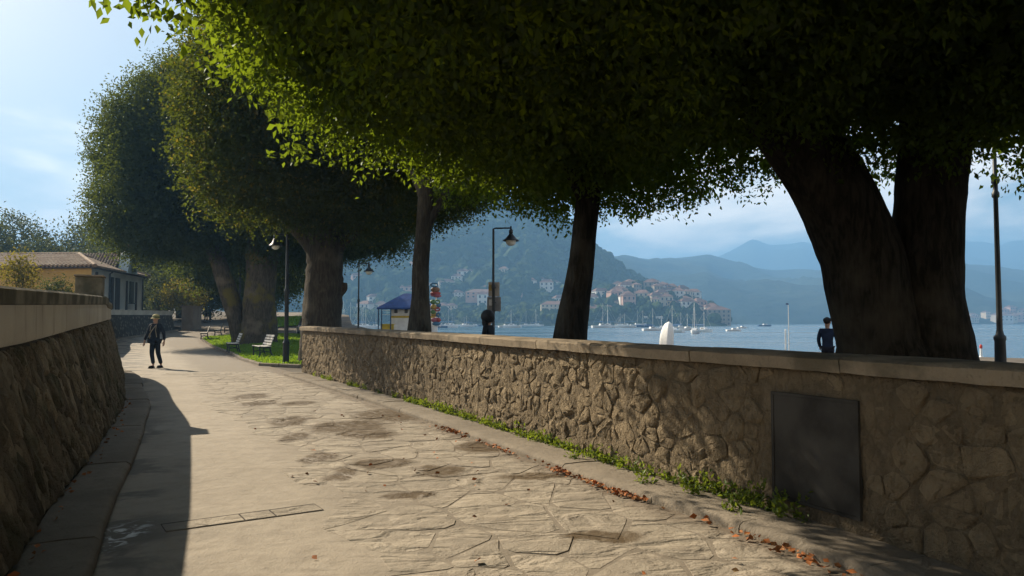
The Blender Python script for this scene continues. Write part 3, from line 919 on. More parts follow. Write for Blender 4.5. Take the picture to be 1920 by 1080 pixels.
def trunk_obj(parent, stems, mat, n=22, wob=.10, wsc=1.6, name='trunk'):
    mb = MB()
    for i, (pts, rad) in enumerate(stems):
        P = [Vector(p) for p in pts]; Q, RR = [], []
        for k in range(len(P) - 1):
            a, b, c, d = P[max(0, k - 1)], P[k], P[k + 1], P[min(len(P) - 1, k + 2)]
            st = max(2, min(14, int((c - b).length / .16)))
            for j in range(st):
                t = j / st
                Q.append(.5 * ((2 * b) + (c - a) * t + (2 * a - 5 * b + 4 * c - d) * t * t + (-a + 3 * b - 3 * c + d) * t ** 3))
                RR.append(rad[k] + (rad[k + 1] - rad[k]) * t)
        Q.append(P[-1]); RR.append(rad[-1])
        mb.tube(Q, RR, n, wob, wsc, True, i * 7.3)
    return mb.build(name, mat, parent, sm=True)

# --- the great near tree and its neighbour: one clipped roof of leaves over wall and promenade
PLAN = [(-2.45, 2.4), (-2.85, 5.4), (-3.2, 8.0), (-3.45, 9.7), (-2.75, 10.7), (-2.1, 11.5), (-1.6, 12.9), (-.75, 14.0), (.1, 15.0), (1.1, 17.4), (2.5, 17.2), (3.3, 16.0), (3.75, 14.2), (3.95, 12.6), (5.0, 12.9), (6.2, 12.2), (7.2, 11.6), (9, 11.6), (14, 11), (15, 4), (9, 0.5), (2, .8)]
PL = np.array(PLAN)
def plan_depth(P):
    x, y = P[:, 0], P[:, 1]
    ins = np.zeros(len(P), bool); best = np.full(len(P), 1e9); out = np.zeros((len(P), 2))
    for (x0, y0), (x1, y1) in zip(PLAN, PLAN[1:] + PLAN[:1]):
        c = ((y0 > y) != (y1 > y)) & (x < (x1 - x0) * (y - y0) / ((y1 - y0) if y1 != y0 else 1e-9) + x0)
        ins ^= c
        dx, dy = x1 - x0, y1 - y0; q = np.clip(((x - x0) * dx + (y - y0) * dy) / (dx * dx + dy * dy), 0, 1)
        ex, ey = x0 + q * dx - x, y0 + q * dy - y; d = np.hypot(ex, ey); m = d < best
        best[m] = d[m]; out[m, 0] = (ex / np.maximum(d, 1e-6))[m]; out[m, 1] = (ey / np.maximum(d, 1e-6))[m]
    sg = np.where(ins, 1, -1)
    return best * sg, out * sg[:, None]
def roof_depth(P):
    dp, o2 = plan_depth(P)
    dp = dp + .34 * wav(P, 1.5, 31) + .38 * wav(P, 4.4, 33)
    zb = 3.82 + .16 * wav(P * np.array([1, 1, 0]), 1.5, 41) + .22 * wav(P * np.array([1, 1, 0]), 4.2, 43) - .02 * np.clip(P[:, 1] - 12, 0, 5)
    zt = 4.9 + 4.6 * np.sqrt(np.clip(dp, 0, 7) / 7)
    dz = P[:, 2] - zb; dt = zt - P[:, 2]
    d = np.minimum(np.minimum(dp, dz), dt)
    o = np.zeros_like(P)
    m1 = dp <= np.minimum(dz, dt); o[m1, :2] = o2[m1]; o[m1, 2] = -.15
    m2 = (~m1) & (dz <= dt); o[m2, 2] = -1
    m3 = (~m1) & (~m2); o[m3, 2] = 1
    return d, o, dp
def roof_sample(n, lo, hi, zmax=10.5):
    got, go, gd, k = [], [], [], 0
    while k < n:
        P = NR.uniform([-4, .5, 3.1], [15.5, 18, zmax], (60000, 3)); d, o, dp = roof_depth(P)
        m = (d > lo) & (d < hi)
        got.append(P[m]); go.append(o[m]); gd.append(dp[m]); k += int(m.sum())
    return np.concatenate(got)[:n], np.concatenate(go)[:n], np.concatenate(gd)[:n]
T1B, T2B = Vector((5.48, 10.5, 0)), Vector((1.02, 14.0, 0))
C, o, dp = roof_sample(21000, 0, .7, 6.2); fr = leaf_frames(C, o, 9, .17, .09, .3)
C1, o1, dp1 = roof_sample(2600, 0, .9, 10.5); fr = cat(fr, leaf_frames(C1, o1, 9, .2, .12, .3))
C2, o2, _ = roof_sample(42000, .48, 1.5, 9.5); fr = cat(fr, leaf_frames(C2, o2, 1, .05, .27, .1))  # oversized inner leaves added to keep sunlight out of the crown
C2, o2, _ = roof_sample(60000, .18, .85, 7.0); q_ = (C2[:, 0] < 1.2) & (C2[:, 2] > 4.35); fr = cat(fr, leaf_frames(C2[q_], o2[q_], 1, .04, .19, .1))  # more light-blocking leaves added just inside the sunward side
C2, o2, _ = roof_sample(9000, 1.0, 9, 9.5); fr = cat(fr, leaf_frames(C2, o2, 1, .1, .5, .1))
own2 = (fr[0][:, 1] > 11.2) & (fr[0][:, 0] < 4.6) & (np.hypot(fr[0][:, 0] - 1.0, fr[0][:, 1] - 14) < np.hypot(fr[0][:, 0] - 5.48, fr[0][:, 1] - 10.5) + .6)
frA, frB = sel(fr, ~own2), sel(fr, own2)
# the largest leaves hanging at the sunny edge are single leaves
bx = frA[0]; pd, _ = plan_depth(bx)
ok = np.where((pd < .45) & (bx[:, 1] > 5.6) & (bx[:, 1] < 11) & (bx[:, 0] < 0) & (bx[:, 2] < 4.6) & (frA[4] < .2))[0]
ok = ok[np.argsort(-frA[4][ok] / bx[ok, 1])][:300]
T1 = thing('big_plane_tree', 'huge dark tree with forked trunk behind the parapet, its leaves roofing the road', 'tree', T1B)
msk = np.ones(len(bx), bool); msk[ok] = False
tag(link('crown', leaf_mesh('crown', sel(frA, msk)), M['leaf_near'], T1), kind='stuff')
lm = bpy.data.meshes.new('leaf')
lv = [(0, 0, 0), (.2, .16, .02), (.45, .25, .05), (.72, .17, .02), (1, 0, -.06), (.72, -.17, .02), (.45, -.25, .05), (.2, -.16, .02), (.45, 0, 0), (.72, 0, -.02)]
lm.from_pydata(lv, [], [(0, 8, 2, 1), (8, 9, 3, 2), (9, 4, 3), (0, 7, 6, 8), (8, 6, 5, 9), (9, 5, 4)]); lm.update(); lm.materials.append(M['leaf_near'])
inv = Matrix.Translation(-T1B)
for i in ok:
    a, s_, n_, l = frA[1][i], frA[2][i], frA[3][i], float(frA[4][i])
    o_ = bpy.data.objects.new('leaf', lm); COL.objects.link(o_); o_.parent = T1
    Mx = Matrix(((a[0] * l, s_[0] * l, n_[0] * l, bx[i, 0]), (a[1] * l, s_[1] * l, n_[1] * l, bx[i, 1]), (a[2] * l, s_[2] * l, n_[2] * l, bx[i, 2]), (0, 0, 0, 1)))
    o_.matrix_parent_inverse = inv @ Mx
k = 10.5 / FPX
def st1(L, Y): return [at(x, y, Y + dy) for x, y, r, dy in L], [r * k for x, y, r, dy in L]
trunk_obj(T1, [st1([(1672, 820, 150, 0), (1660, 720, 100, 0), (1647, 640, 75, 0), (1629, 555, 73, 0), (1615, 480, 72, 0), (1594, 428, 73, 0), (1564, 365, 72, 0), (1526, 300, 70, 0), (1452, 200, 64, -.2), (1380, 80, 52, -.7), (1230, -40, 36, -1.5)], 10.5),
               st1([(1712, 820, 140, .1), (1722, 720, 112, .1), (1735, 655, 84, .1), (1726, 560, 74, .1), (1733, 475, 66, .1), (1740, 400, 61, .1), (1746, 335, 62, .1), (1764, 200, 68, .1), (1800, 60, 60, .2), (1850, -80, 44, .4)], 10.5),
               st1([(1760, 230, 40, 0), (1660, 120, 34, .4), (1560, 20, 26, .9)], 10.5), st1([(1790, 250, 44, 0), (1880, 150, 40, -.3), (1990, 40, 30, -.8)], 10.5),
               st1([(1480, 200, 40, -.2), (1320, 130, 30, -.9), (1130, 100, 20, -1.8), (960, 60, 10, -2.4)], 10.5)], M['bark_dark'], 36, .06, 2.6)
T2 = thing('leaning_tree', 'single dark leaning trunk behind the middle of the parapet', 'tree', T2B)
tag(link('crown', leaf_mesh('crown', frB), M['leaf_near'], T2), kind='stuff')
k = 14 / FPX
trunk_obj(T2, [st1([(1058, 760, 46, 0), (1064, 690, 38, 0), (1071, 620, 31, 0), (1080, 560, 27, 0), (1089, 500, 25, 0), (1096, 430, 23, 0), (1104, 360, 22, 0), (1112, 280, 19, 0), (1125, 180, 13, 0)], 14),
               st1([(1100, 380, 15, 0), (1060, 310, 12, -.5), (980, 230, 8, -1.2)], 14), st1([(1108, 340, 14, 0), (1170, 270, 11, .3), (1250, 200, 7, .8)], 14)], M['bark_dark'], 20, .08, 2.0)

# --- slender tree left of it
T3 = thing('slender_tree', 'slender grey trunk rising behind the parapet beside the blue roofed kiosk', 'tree', at(787, 735, 18))
k = 18 / FPX
trunk_obj(T3, [st1([(786, 738, 33, 0), (786, 660, 26, 0), (787, 605, 21, 0), (788, 560, 17, 0), (789, 500, 15.5, 0), (794, 430, 15, 0), (798, 380, 15, 0), (803, 300, 13, 0), (815, 180, 8, 0)], 18),
               st1([(797, 425, 10, 0), (812, 402, 8.5, 0), (832, 370, 7.5, .2), (880, 300, 6, .6)], 18), st1([(797, 400, 7, 0), (780, 340, 6, .2), (740, 270, 5, .6)], 18)], M['bark_mid'], 18, .08, 2.4)
cr3 = Crown([(-.5, 18.8, 7.6, 3.0, 2.8, 3.0, 0)], .14, 1.4, 5, 4.7, .25)
tag(link('crown', crown_mesh(cr3, 2600, 8, .22, .13, .7, 1800, .4), M['leaf_near'], T3), kind='stuff')

# --- avenue trees over the lawn
k = 27 / FPX
T4 = thing('broad_avenue_tree', 'stout brown trunk with clipped round crown at the end of the parapet', 'tree', at(605, 684, 27))
trunk_obj(T4, [st1([(604, 690, 48, 0), (604, 640, 41, 0), (604, 600, 36, 0), (607, 540, 36, 0), (609, 490, 34, 0), (611, 450, 33, 0), (613, 400, 28, 0), (620, 320, 20, 0)], 27),
               st1([(600, 480, 20, 0), (575, 445, 17, 0), (545, 415, 14, 0), (500, 370, 10, .3)], 27), st1([(622, 470, 18, 0), (645, 448, 13, 0), (668, 430, 11, 0), (710, 390, 9, .3)], 27), st1([(636, 548, 10, 0), (643, 540, 9, 0), (645, 530, 6, 0)], 27)], M['bark_mid'], 24, .13, 1.6)
cr4 = Crown([(-5.9, 25.5, 9.0, 4.3, 8.2, 5.0, .24), (-7.3, 21.8, 8.4, 2.4, 4.2, 4.6, .35), (-4.0, 27.0, 8.3, 4.4, 5.0, 3.6, .1)], .11, .9, 8, 4.75, .45)
me4 = crown_mesh(cr4, 27000, 7, .24, .115, .7, 14000, .5)
me4.materials.append(M['leaf_mid']); me4.materials.append(M['leaf_warm'])
me4.polygons.foreach_set('material_index', np.repeat(NR.random(len(me4.polygons) // 2) < .08, 2).astype(np.int32))
tag(link('crown', me4, None, T4), kind='stuff')
k = 46 / FPX
T5 = thing('twin_stem_tree', 'massive twin stemmed mossy trunk on the lawn with tall rounded crown', 'tree', at(472, 642, 46))
trunk_obj(T5, [st1([(482, 650, 40, 0), (484, 630, 34, 0), (486, 590, 30, 0), (488, 550, 28, 0), (490, 510, 28, 0), (488, 480, 27, 0), (486, 440, 24, 0), (490, 380, 18, 0)], 46),
               st1([(456, 650, 24, .2), (452, 630, 19, .2), (441, 590, 17, .1), (429, 550, 16, 0), (416, 510, 15, 0), (405, 480, 15, 0), (390, 440, 13, -.2), (365, 380, 9, -.4)], 46), st1([(496, 520, 15, 0), (512, 480, 13, 0), (535, 440, 11, 0), (560, 400, 8, 0)], 46)], M['bark_moss'], 22, .14, 1.1)
cr5 = Crown([(-17.6, 49, 12.3, 9.0, 8.0, 6.6, 0), (-18.6, 49, 9.0, 8.2, 7.5, 4.2, 0), (-13, 48, 10, 7.5, 6.5, 5.2, 0)], .075, .75, 14, 5.6, .6)
tag(link('crown', crown_mesh(cr5, 27000, 7, .36, .175, .9, 14000, .8), M['leaf_mid'], T5), kind='stuff')

# --- unseen tree continuing the row, added behind the viewpoint to deepen the wall's shade
T0 = thing('added_shade_tree', 'unseen tree added behind the viewpoint to deepen shade on the parapet', 'tree', (8.0, -5.0, 0))
trunk_obj(T0, [([(8, -5, -.2), (8, -5, 1.5), (7.6, -5, 3.2), (6, -4.6, 5.2), (3, -4, 6.2)], [1.2, .85, .75, .5, .3]), ([(8, -5, 2.2), (9.0, -5.4, 4.2), (10.5, -6, 6.4)], [.7, .5, .3])], M['bark_dark'], 20, .08, 1.8)
cr0 = Crown([(5.0, -5.5, 6.2, 9.5, 7.2, 3.4, 0), (8.5, -9, 6.2, 8.0, 8.0, 3.2, 0)], .06, .8, 71, 3.9, .25)
tag(link('crown', crown_mesh(cr0, 9000, 5, .35, .3, .9, 9000, .8), M['leaf_near'], T0), kind='stuff')
# --- trees behind: the avenue goes on, a wood stands behind the house
def simple_tree(name, label, x, y, E, n, size, mat, zmin, group=None, tr=.35, bark='bark_mid', seed=3, lump=.14, zb=None, per=6, thick=.9):
    z0 = gz(x, y) if zb is None else zb
    T = thing(name, label, 'tree', (x, y, z0), 0, group)
    c = E[0]
    trunk_obj(T, [([(x, y, z0 - .2), (x + .1, y, z0 + (c[2] - z0) * .4), (c[0], c[1], c[2])], [tr * 1.3, tr, tr * .5]),
                  ([(x + .1, y, z0 + (c[2] - z0) * .45), (x + c[3] * .35, y, c[2])], [tr * .6, tr * .3]), ([(x + .1, y, z0 + (c[2] - z0) * .5), (x - c[3] * .35, y + .3, c[2] + .5)], [tr * .6, tr * .3])], M[bark], 10, .1, 1.5)
    cr = Crown(E, lump, 1.4 / max(1, c[3] * .3), seed, zmin, .3)
    tag(link('crown', crown_mesh(cr, n, per, size * 1.6, size, thick, n // 3, size * 2.4), M[mat], T), kind='stuff')
    return T
for i, (x, y, r) in enumerate([(-23.2, 66, 6.2), (-27.5, 84, 6.5), (-36, 104, 7)]):
    z = gz(x, y)
    simple_tree('avenue_tree', ['clipped tree next beyond the twin stemmed trunk', 'clipped tree second beyond the twin stemmed trunk', 'last clipped tree at the far end of the avenue'][i], x, y, [(x, y, z + 7.6, r, r, 4.6, 0), (x - 1, y, z + 6.2, r * .9, r, 3, 0)], 4200, .3, 'leaf_mid', z + 3.6, 'avenue trees beyond the lawn', .45, 'bark_moss', 20 + i, .09)
wood = [(-62, 92, 14.5, 7, 0), (-52, 96, 15.0, 6, 1), (-56, 86, 10.5, 5, 2), (-47, 90, 12.5, 5.5, 0), (-40, 92, 14.5, 5.2, 1), (-44, 84, 10, 4.5, 2), (-37.5, 84, 10.5, 4.6, 0), (-34, 96, 13, 5, 2), (-66, 84, 11, 6, 1), (-72, 98, 13, 7, 2)]
WLB = ['broad grey green tree behind the left end of the house roof', 'tall rounded tree behind the middle of the house roof', 'low bushy tree just above the house ridge at left', 'dense dark tree right of the middle of the house roof', 'tall ragged tree above the gable with the cross', 'low olive tree beside the gable with the cross', 'olive tree between the gable and the avenue crowns', 'farther tree behind the avenue crowns right of the house', 'leftmost low tree at the edge of the photo behind the house', 'leftmost tall tree at the edge of the photo behind the house']
for i, (x, y, top, r, kd) in enumerate(wood):
    z = 1.5
    simple_tree('woodland_tree', WLB[i], x, y, [(x, y, z + (top - z) * .62, r, r * .9, (top - z) * .40, 0), (x + r * .5, y, z + (top - z) * .45, r * .7, r * .7, (top - z) * .3, 0), (x - r * .55, y + 1, z + (top - z) * .5, r * .6, r * .7, (top - z) * .33, 0)], 1900, .36, 'leaf_far', None, 'woodland behind the house', .3, 'bark_mid', 40 + i, .26, z, 6, 1.6)
# shrubs by the house and over the far wall
def shrub(name, label, px, py, Y, rx, rz, mat, n, size, seed, zb, trunk=.05):
    p = at(px, py, Y)
    T = thing(name, label, 'shrub', (p.x, Y, zb))
    mb = MB()
    rg = random.Random(seed)
    for _ in range(4): mb.tube([(p.x, Y, zb), (p.x + rg.uniform(-.3, .3) * rx, Y + rg.uniform(-.2, .2) * rx, (zb + p.z) / 2), (p.x + rg.uniform(-.7, .7) * rx, Y + rg.uniform(-.5, .5) * rx, p.z)], [trunk, trunk * .7, trunk * .3], 6)
    mb.build('stem', M['bark_mid'], T)
    cr = Crown([(p.x, Y, p.z, rx, rx, rz, 0), (p.x + rx * .4, Y, p.z - rz * .4, rx * .6, rx * .6, rz * .6, 0)], .25, 3.0 / rx, seed)
    tag(link('crown', crown_mesh(cr, n, 6, size * 1.6, size, rz * .5, n // 5, size * 1.6), M[mat], T), kind='stuff')
shrub('red_leaved_shrub', 'rust coloured shrub in front of the yellow house', 38, 512, 36, .75, .85, 'leaf_warm', 240, .14, 61, 1.5)
shrub('garden_shrub', 'pale olive shrub behind the left wall below the yellow house', 106, 545, 30, .55, .55, 'leaf_far', 180, .11, 62, 1.5)
shrub('garden_shrub', 'yellow green bush hanging over the far brown wall end', 345, 553, 69, 1.9, 1.3, 'leaf_warm', 420, .22, 63, 2.6)
shrub('garden_shrub', 'loose small tree beside the white end of the house', 296, 545, 70, 1.9, 2.1, 'leaf_far', 420, .2, 64, 2.3, .08)
shrub('garden_shrub', 'low bush behind the far wall coping', 322, 560, 72, 1.6, 1.0, 'leaf_mid', 300, .2, 65, 2.3)

# ------------------------------------------------------------------ hills across the lake
def hill_mat(name, c1, c2, c3, scale):
    t = NT(name)
    f, g = t.noise(scale, 6, .6), t.noise(scale * 9, 4)
    c = t.mix(t.ramp(f, .38, .62), c1, c2); c = t.mix(t.ramp(g, .45, .7, 0, .7), c, c3)
    return t.principled(c, 1.0, t.bump(g, 6.0), .05)
M['hill'] = hill_mat('wooded_slope', (.028, .045, .018), (.055, .07, .026), (.018, .03, .013), .008)
M['hill2'] = hill_mat('far_slope', (.022, .034, .022), (.04, .05, .03), (.014, .021, .014), .004)
def prof(P, r):                      # silhouette (pixel x, pixel y) -> height per metre of distance
    return max(0.0, (HY - lerp(P, CX + r * FPX)) / FPX)
def ridge(name, P, Y0, Yr, Y1, px0, px1, nu, nv, mat, amp, asc, power=1.0, seed=0.0, base=LAKE_Z - 2):
    def height(x, y):
        r = x / y
        h = prof(P, r) * Yr + CAMZ
        if y <= Yr: q = max(0.0, (y - Y0) / (Yr - Y0)) ** power
        else: q = max(0.0, 1 - ((y - Yr) / (Y1 - Yr)) ** 1.6)
        n = mnoise.fractal(Vector((x / asc + seed, y / asc, seed)), 1.0, 2.0, 5)
        gul = 1 - abs(mnoise.noise(Vector((x / asc * 1.6 + seed, y / asc * .5, 3.0)))) * 1.3
        side = min(1.0, h / 25.0)
        return base + 2.2 + (h - base - 2.2) * q + (n * amp * .6 + (gul - .6) * amp) * math.sin(min(1, q) * math.pi * .93 + .1) * side if h > 1.6 else base
    rows = []
    for j in range(nv + 1):
        y = Y0 + (Y1 - Y0) * j / nv
        rows.append([((px0 + (px1 - px0) * i / nu - CX) / FPX * y, y, height((px0 + (px1 - px0) * i / nu - CX) / FPX * y, y) if j else base) for i in range(nu + 1)])
    o = sheet(name, rows, mat); tag(o, kind='structure')
    return height
H1 = [(100, 470), (300, 430), (500, 402), (700, 392), (840, 388), (900, 385), (955, 383), (1000, 391), (1040, 412), (1080, 438), (1115, 468), (1140, 490), (1160, 508), (1182, 530), (1230, 556), (1290, 585), (1330, 606), (1400, 612)]
H2 = [(560, 592), (640, 586), (800, 584), (960, 583), (1050, 574), (1100, 562), (1150, 543), (1205, 538), (1260, 548), (1300, 562), (1335, 580), (1356, 597), (1368, 607), (1400, 612)]
H3 = [(200, 500), (900, 500), (1135, 486), (1190, 480), (1240, 489), (1290, 482), (1330, 476), (1380, 492), (1450, 503), (1550, 508), (1680, 512), (1800, 496), (1860, 501), (1920, 513), (2100, 520), (2600, 500)]
H4 = [(200, 470), (1250, 505), (1350, 481), (1385, 463), (1404, 451), (1415, 447), (1428, 451), (1445, 458), (1480, 456), (1505, 452), (1518, 454), (1532, 463), (1600, 478), (1700, 470), (1800, 449), (1850, 452), (1880, 459), (1895, 451), (1920, 448), (2100, 455), (2600, 430)]
h1 = ridge('hill', H1, 700, 1020, 1500, 100, 1345, 170, 60, M['hill'], 26, 190, .92, 2.0)
h2 = ridge('headland', H2, 590, 690, 860, 560, 1372, 150, 24, M['hill'], 4, 60, .75, 5.0)
h3 = ridge('mountain', H3, 1150, 2100, 2700, 700, 2700, 300, 46, M['hill2'], 58, 320, .8, 9.0)
h4 = ridge('mountain', H4, 2800, 3800, 4500, 700, 2700, 300, 30, M['hill2'], 100, 560, .85, 13.0)
# woodland crowns standing on hill and headland
ico = bmesh.new(); bmesh.ops.create_icosphere(ico, subdivisions=2, radius=1.0)
IV = np.array([v.co[:] for v in ico.verts]); IF = np.array([[v.index for v in f.verts] for f in ico.faces]); ico.free()
def wood_stuff(name, label, hf, n, px0, px1, Ya, Yb, ra, rb, seed, mat, keep=None):
    rg = np.random.default_rng(seed); V, Fc, k = [], [], 0
    tries = 0
    while k < n and tries < n * 12:
        tries += 1
        px = rg.uniform(px0, px1); y = rg.uniform(Ya, Yb); x = (px - CX) / FPX * y; z = hf(x, y)
        if z < LAKE_Z + 2.5: continue
        if keep and not keep(px, y, rg): continue
        r = rg.uniform(ra, rb)
        s = np.array([r, r, r * rg.uniform(.7, 1.25)])
        v = IV * (1 + .38 * rg.normal(size=(len(IV), 1)).clip(-1, 1) * .6) * s + np.array([x, y, z + r * .45])
        V.append(v); Fc.append(IF + k * len(IV)); k += 1
    me = bpy.data.meshes.new(name); me.from_pydata(np.concatenate(V).tolist(), [], np.concatenate(Fc).tolist()); me.update()
    o = link(name, me, mat); tag(o, label, 'trees', kind='stuff'); return o
def tree_mat(name, a, b, c):
    t = NT(name); f = t.noise(.045, 3); g = t.noise(.6, 3)
    cc = t.mix(t.ramp(f, .38, .62), a, b); cc = t.mix(t.ramp(g, .4, .65, 0, .6), cc, c)
    return t.principled(cc, 1.0, t.bump(t.noise(1.3, 3), .8), .05)
M['wood1'] = tree_mat('slope_wood', (.026, .048, .014), (.065, .088, .022), (.016, .028, .01))
wood_stuff('hillside_wood', 'hazy woodland covering the steep hill across the water', h1, 2600, 420, 1330, 705, 1120, 4, 9, 3, M['wood1'])
wood_stuff('headland_wood', 'green trees between the village houses along the headland shore', h2, 900, 600, 1365, 598, 720, 2.2, 5.0, 4, M['wood1'])
# ------------------------------------------------------------------ village across the water
M['tile_far'] = plain('far_roof_tile', (.20, .115, .085), .9, .3, .3, rnd=.4)
WALLS = {'cream': (.52, .44, .32), 'white': (.66, .63, .57), 'ochre': (.50, .34, .17), 'pink': (.48, .30, .23), 'stone': (.27, .23, .18)}
for k_, v_ in WALLS.items(): M['w_' + k_] = plain(k_ + '_facade', v_, .9, .15, .2)
M['win_dark'] = plain('dark_window', (.03, .035, .04), .3, .2)
winmesh = {}
def village_house(x, y, z, w, d, h, col, label, group=None, rz=0.0, storeys=2, cols=3, roof=.28, flat=False):
    T = thing('village_house', label, 'house', (x, y, z), rz, group)
    m = MB(); m.box((0, 0, h / 2 - 2), (w, d, h + 4)); m.build('wall', M['w_' + col], T, True)
    m = MB(); e = .5
    rh = w * roof if not flat else .5
    if flat: m.box((0, 0, h + .25), (w + .6, d + .6, .5))
    else:
        a, b = w / 2 + e, d / 2 + e; q = max(.3, a - b * .9)
        m.add([(-a, -b, h + .01), (a, -b, h + .01), (a, b, h + .01), (-a, b, h + .01), (-q, 0, h + min(rh, 3)), (q, 0, h + min(rh, 3))], [(0, 1, 5, 4), (1, 2, 5), (2, 3, 4, 5), (3, 0, 4), (3, 2, 1, 0)])
    m.build('roof', M['tile_far'] if not flat else M['w_white'], T, True)
    ww, wh = w / cols * .36, h / storeys * .5
    key = (round(ww, 1), round(wh, 1))
    if key not in winmesh:
        mm = MB(); mm.box((0, 0, 0), (key[0], .16, key[1])); winmesh[key] = mm.mesh('window'); winmesh[key].materials.append(M['win_dark'])
    for s in range(storeys):
        for c in range(cols):
            o = bpy.data.objects.new('window', winmesh[key]); COL.objects.link(o); o.parent = T
            o.location = (-w / 2 + w * (c + .5) / cols, -d / 2 - .03, h * (s + .55) / storeys)
    return T
def vh(px0, px1, pt, pb, Y, col, label, group=None, storeys=2, cols=3, flat=False, rz=0.0):
    a, b = at(px0, pb, Y), at(px1, pt, Y)
    return village_house((a.x + b.x) / 2, Y, a.z, b.x - a.x, min(16, max(7, (b.x - a.x) * .7)), b.z - a.z, col, label, group, rz, storeys, cols, flat=flat)
vh(1323, 1366, 581, 611, 618, 'stone', 'tall brown stone building at the tip of the headland', None, 4, 5)
vh(1206, 1250, 594, 612, 606, 'white', 'long white arcaded building at the water below the village', None, 2, 8, True)
vh(1150, 1178, 566, 592, 640, 'cream', 'tall pale house with window bays at the left of the village', None, 4, 4)
vh(1181, 1199, 565, 590, 642, 'pink', 'narrow pinkish house right of the tall pale house', None, 3, 3)
vh(1203, 1234, 564, 590, 645, 'white', 'white balconied house in the middle of the village', None, 4, 5)
vh(1146, 1176, 543, 558, 668, 'cream', 'cream house with lit gable at the top left of the village', None, 2, 4)
vh(1244, 1272, 571, 584, 636, 'ochre', 'orange roofed house right of the balconied house', None, 2, 4)
vh(1276, 1318, 576, 588, 636, 'cream', 'long low house on the right slope of the headland', None, 2, 6)
vh(1014, 1052, 571, 596, 628, 'cream', 'beige hotel seen left of the leaning trunk', None, 4, 5)
vh(1093, 1128, 578, 602, 622, 'pink', 'dusty pink block right of the leaning trunk', None, 3, 5)
vh(1127, 1153, 579, 600, 624, 'ochre', 'yellow block beside the dusty pink block', None, 3, 4)
vh(874, 932, 548, 560, 720, 'pink', 'red roofed villa on the wooded slope left of the lamp', None, 2, 6)
vh(895, 915, 552, 582, 705, 'white', 'white tower like house below the red roofed villa', None, 3, 2)
rv = random.Random(77)
VL = 'small red roofed house packed in the village on the headland'
for i in range(46):
    px = rv.uniform(1150, 1335); Y = rv.uniform(625, 690); x = (px - CX) / FPX * Y; z = h2(x, Y)
    if z < 3: continue
    cc = rv.choice(['cream', 'pink', 'ochre', 'cream', 'stone', 'white'])
    village_house(x, Y, z - .5, rv.uniform(7, 13), rv.uniform(7, 10), rv.uniform(5, 9), cc, '%s red roofed house %s of the headland village' % (cc, ('low on the left side', 'low in the middle', 'low on the right side', 'high on the left side', 'high in the middle', 'high on the right side')[(px > 1210) + (px > 1270) + 3 * (Y > 655)]), 'village houses on the headland', rv.uniform(-.5, .5), 2, 3)
SL = 'small pale house among trees at the foot of the hill'
for i in range(34):
    px = rv.uniform(648, 1135); Y = rv.uniform(640, 800); x = (px - CX) / FPX * Y; z = max(h2(x, Y) if Y < 800 else 0, h1(x, Y) if Y > 705 else 0)
    cc = rv.choice(['cream', 'pink', 'white', 'white'])
    village_house(x, Y, z, rv.uniform(8, 18), rv.uniform(7, 10), rv.uniform(5, 9), cc, '%s house among trees %s' % (cc, ('left of the kiosk', 'behind the kiosk and slender trunk', 'behind the toy rack', 'behind the lamp with boards', 'just left of the leaning trunk', 'just right of the leaning trunk')[sum(px > q for q in (705, 800, 880, 960, 1070))] + (' high on the slope' if Y > 730 else ' near the shore')), 'scattered houses at the foot of the hill', rv.uniform(-.5, .5), 2, 3)
FL = 'tiny pale house on the far shore right of the forked trunk'
for i in range(24):
    px = rv.uniform(1805, 1990); Y = rv.uniform(1156, 1190); x = (px - CX) / FPX * Y; z = h3(x, Y)
    village_house(x, Y, z, rv.uniform(9, 18), 10, rv.uniform(6, 10), rv.choice(['white', 'cream', 'pink']), FL, 'houses on the far shore', rv.uniform(-.4, .4), 2, 3)

# ------------------------------------------------------------------ boats
M['hull'] = plain('white_hull', (.72, .73, .72), .3, .06)
M['hull_blue'] = plain('blue_hull', (.06, .12, .24), .35, .1)
M['spar'] = plain('spar', (.62, .62, .60), .35, .1)
M['sailcover'] = plain('blue_sail_cover', (.10, .19, .36), .8, .2)
def hull_mesh(L, B, Hh):
    mb = MB(); rows = []
    for i in range(9):
        f = i / 8; x = -L / 2 + L * f; w = B / 2 * (1 - max(0, (f - .35) / .65) ** 2.2) * (.82 + .18 * min(1, f * 4)); sh = Hh * (1 + .22 * f * f)
        rows.append([(x, -w, sh), (x + .02 * L * f, -w * .86, sh * .45), (x, -w * .35, -.25), (x, w * .35, -.25), (x + .02 * L * f, w * .86, sh * .45), (x, w, sh)])
    n = 6; vs = [p for r in rows for p in r]; fs = [(i * n + k, i * n + k + 1, (i + 1) * n + k + 1, (i + 1) * n + k) for i in range(8) for k in range(n - 1)]
    fs += [(i * n + n - 1, i * n, (i + 1) * n, (i + 1) * n + n - 1) for i in range(8)] + [tuple(range(n))]
    return mb.add(vs, fs)
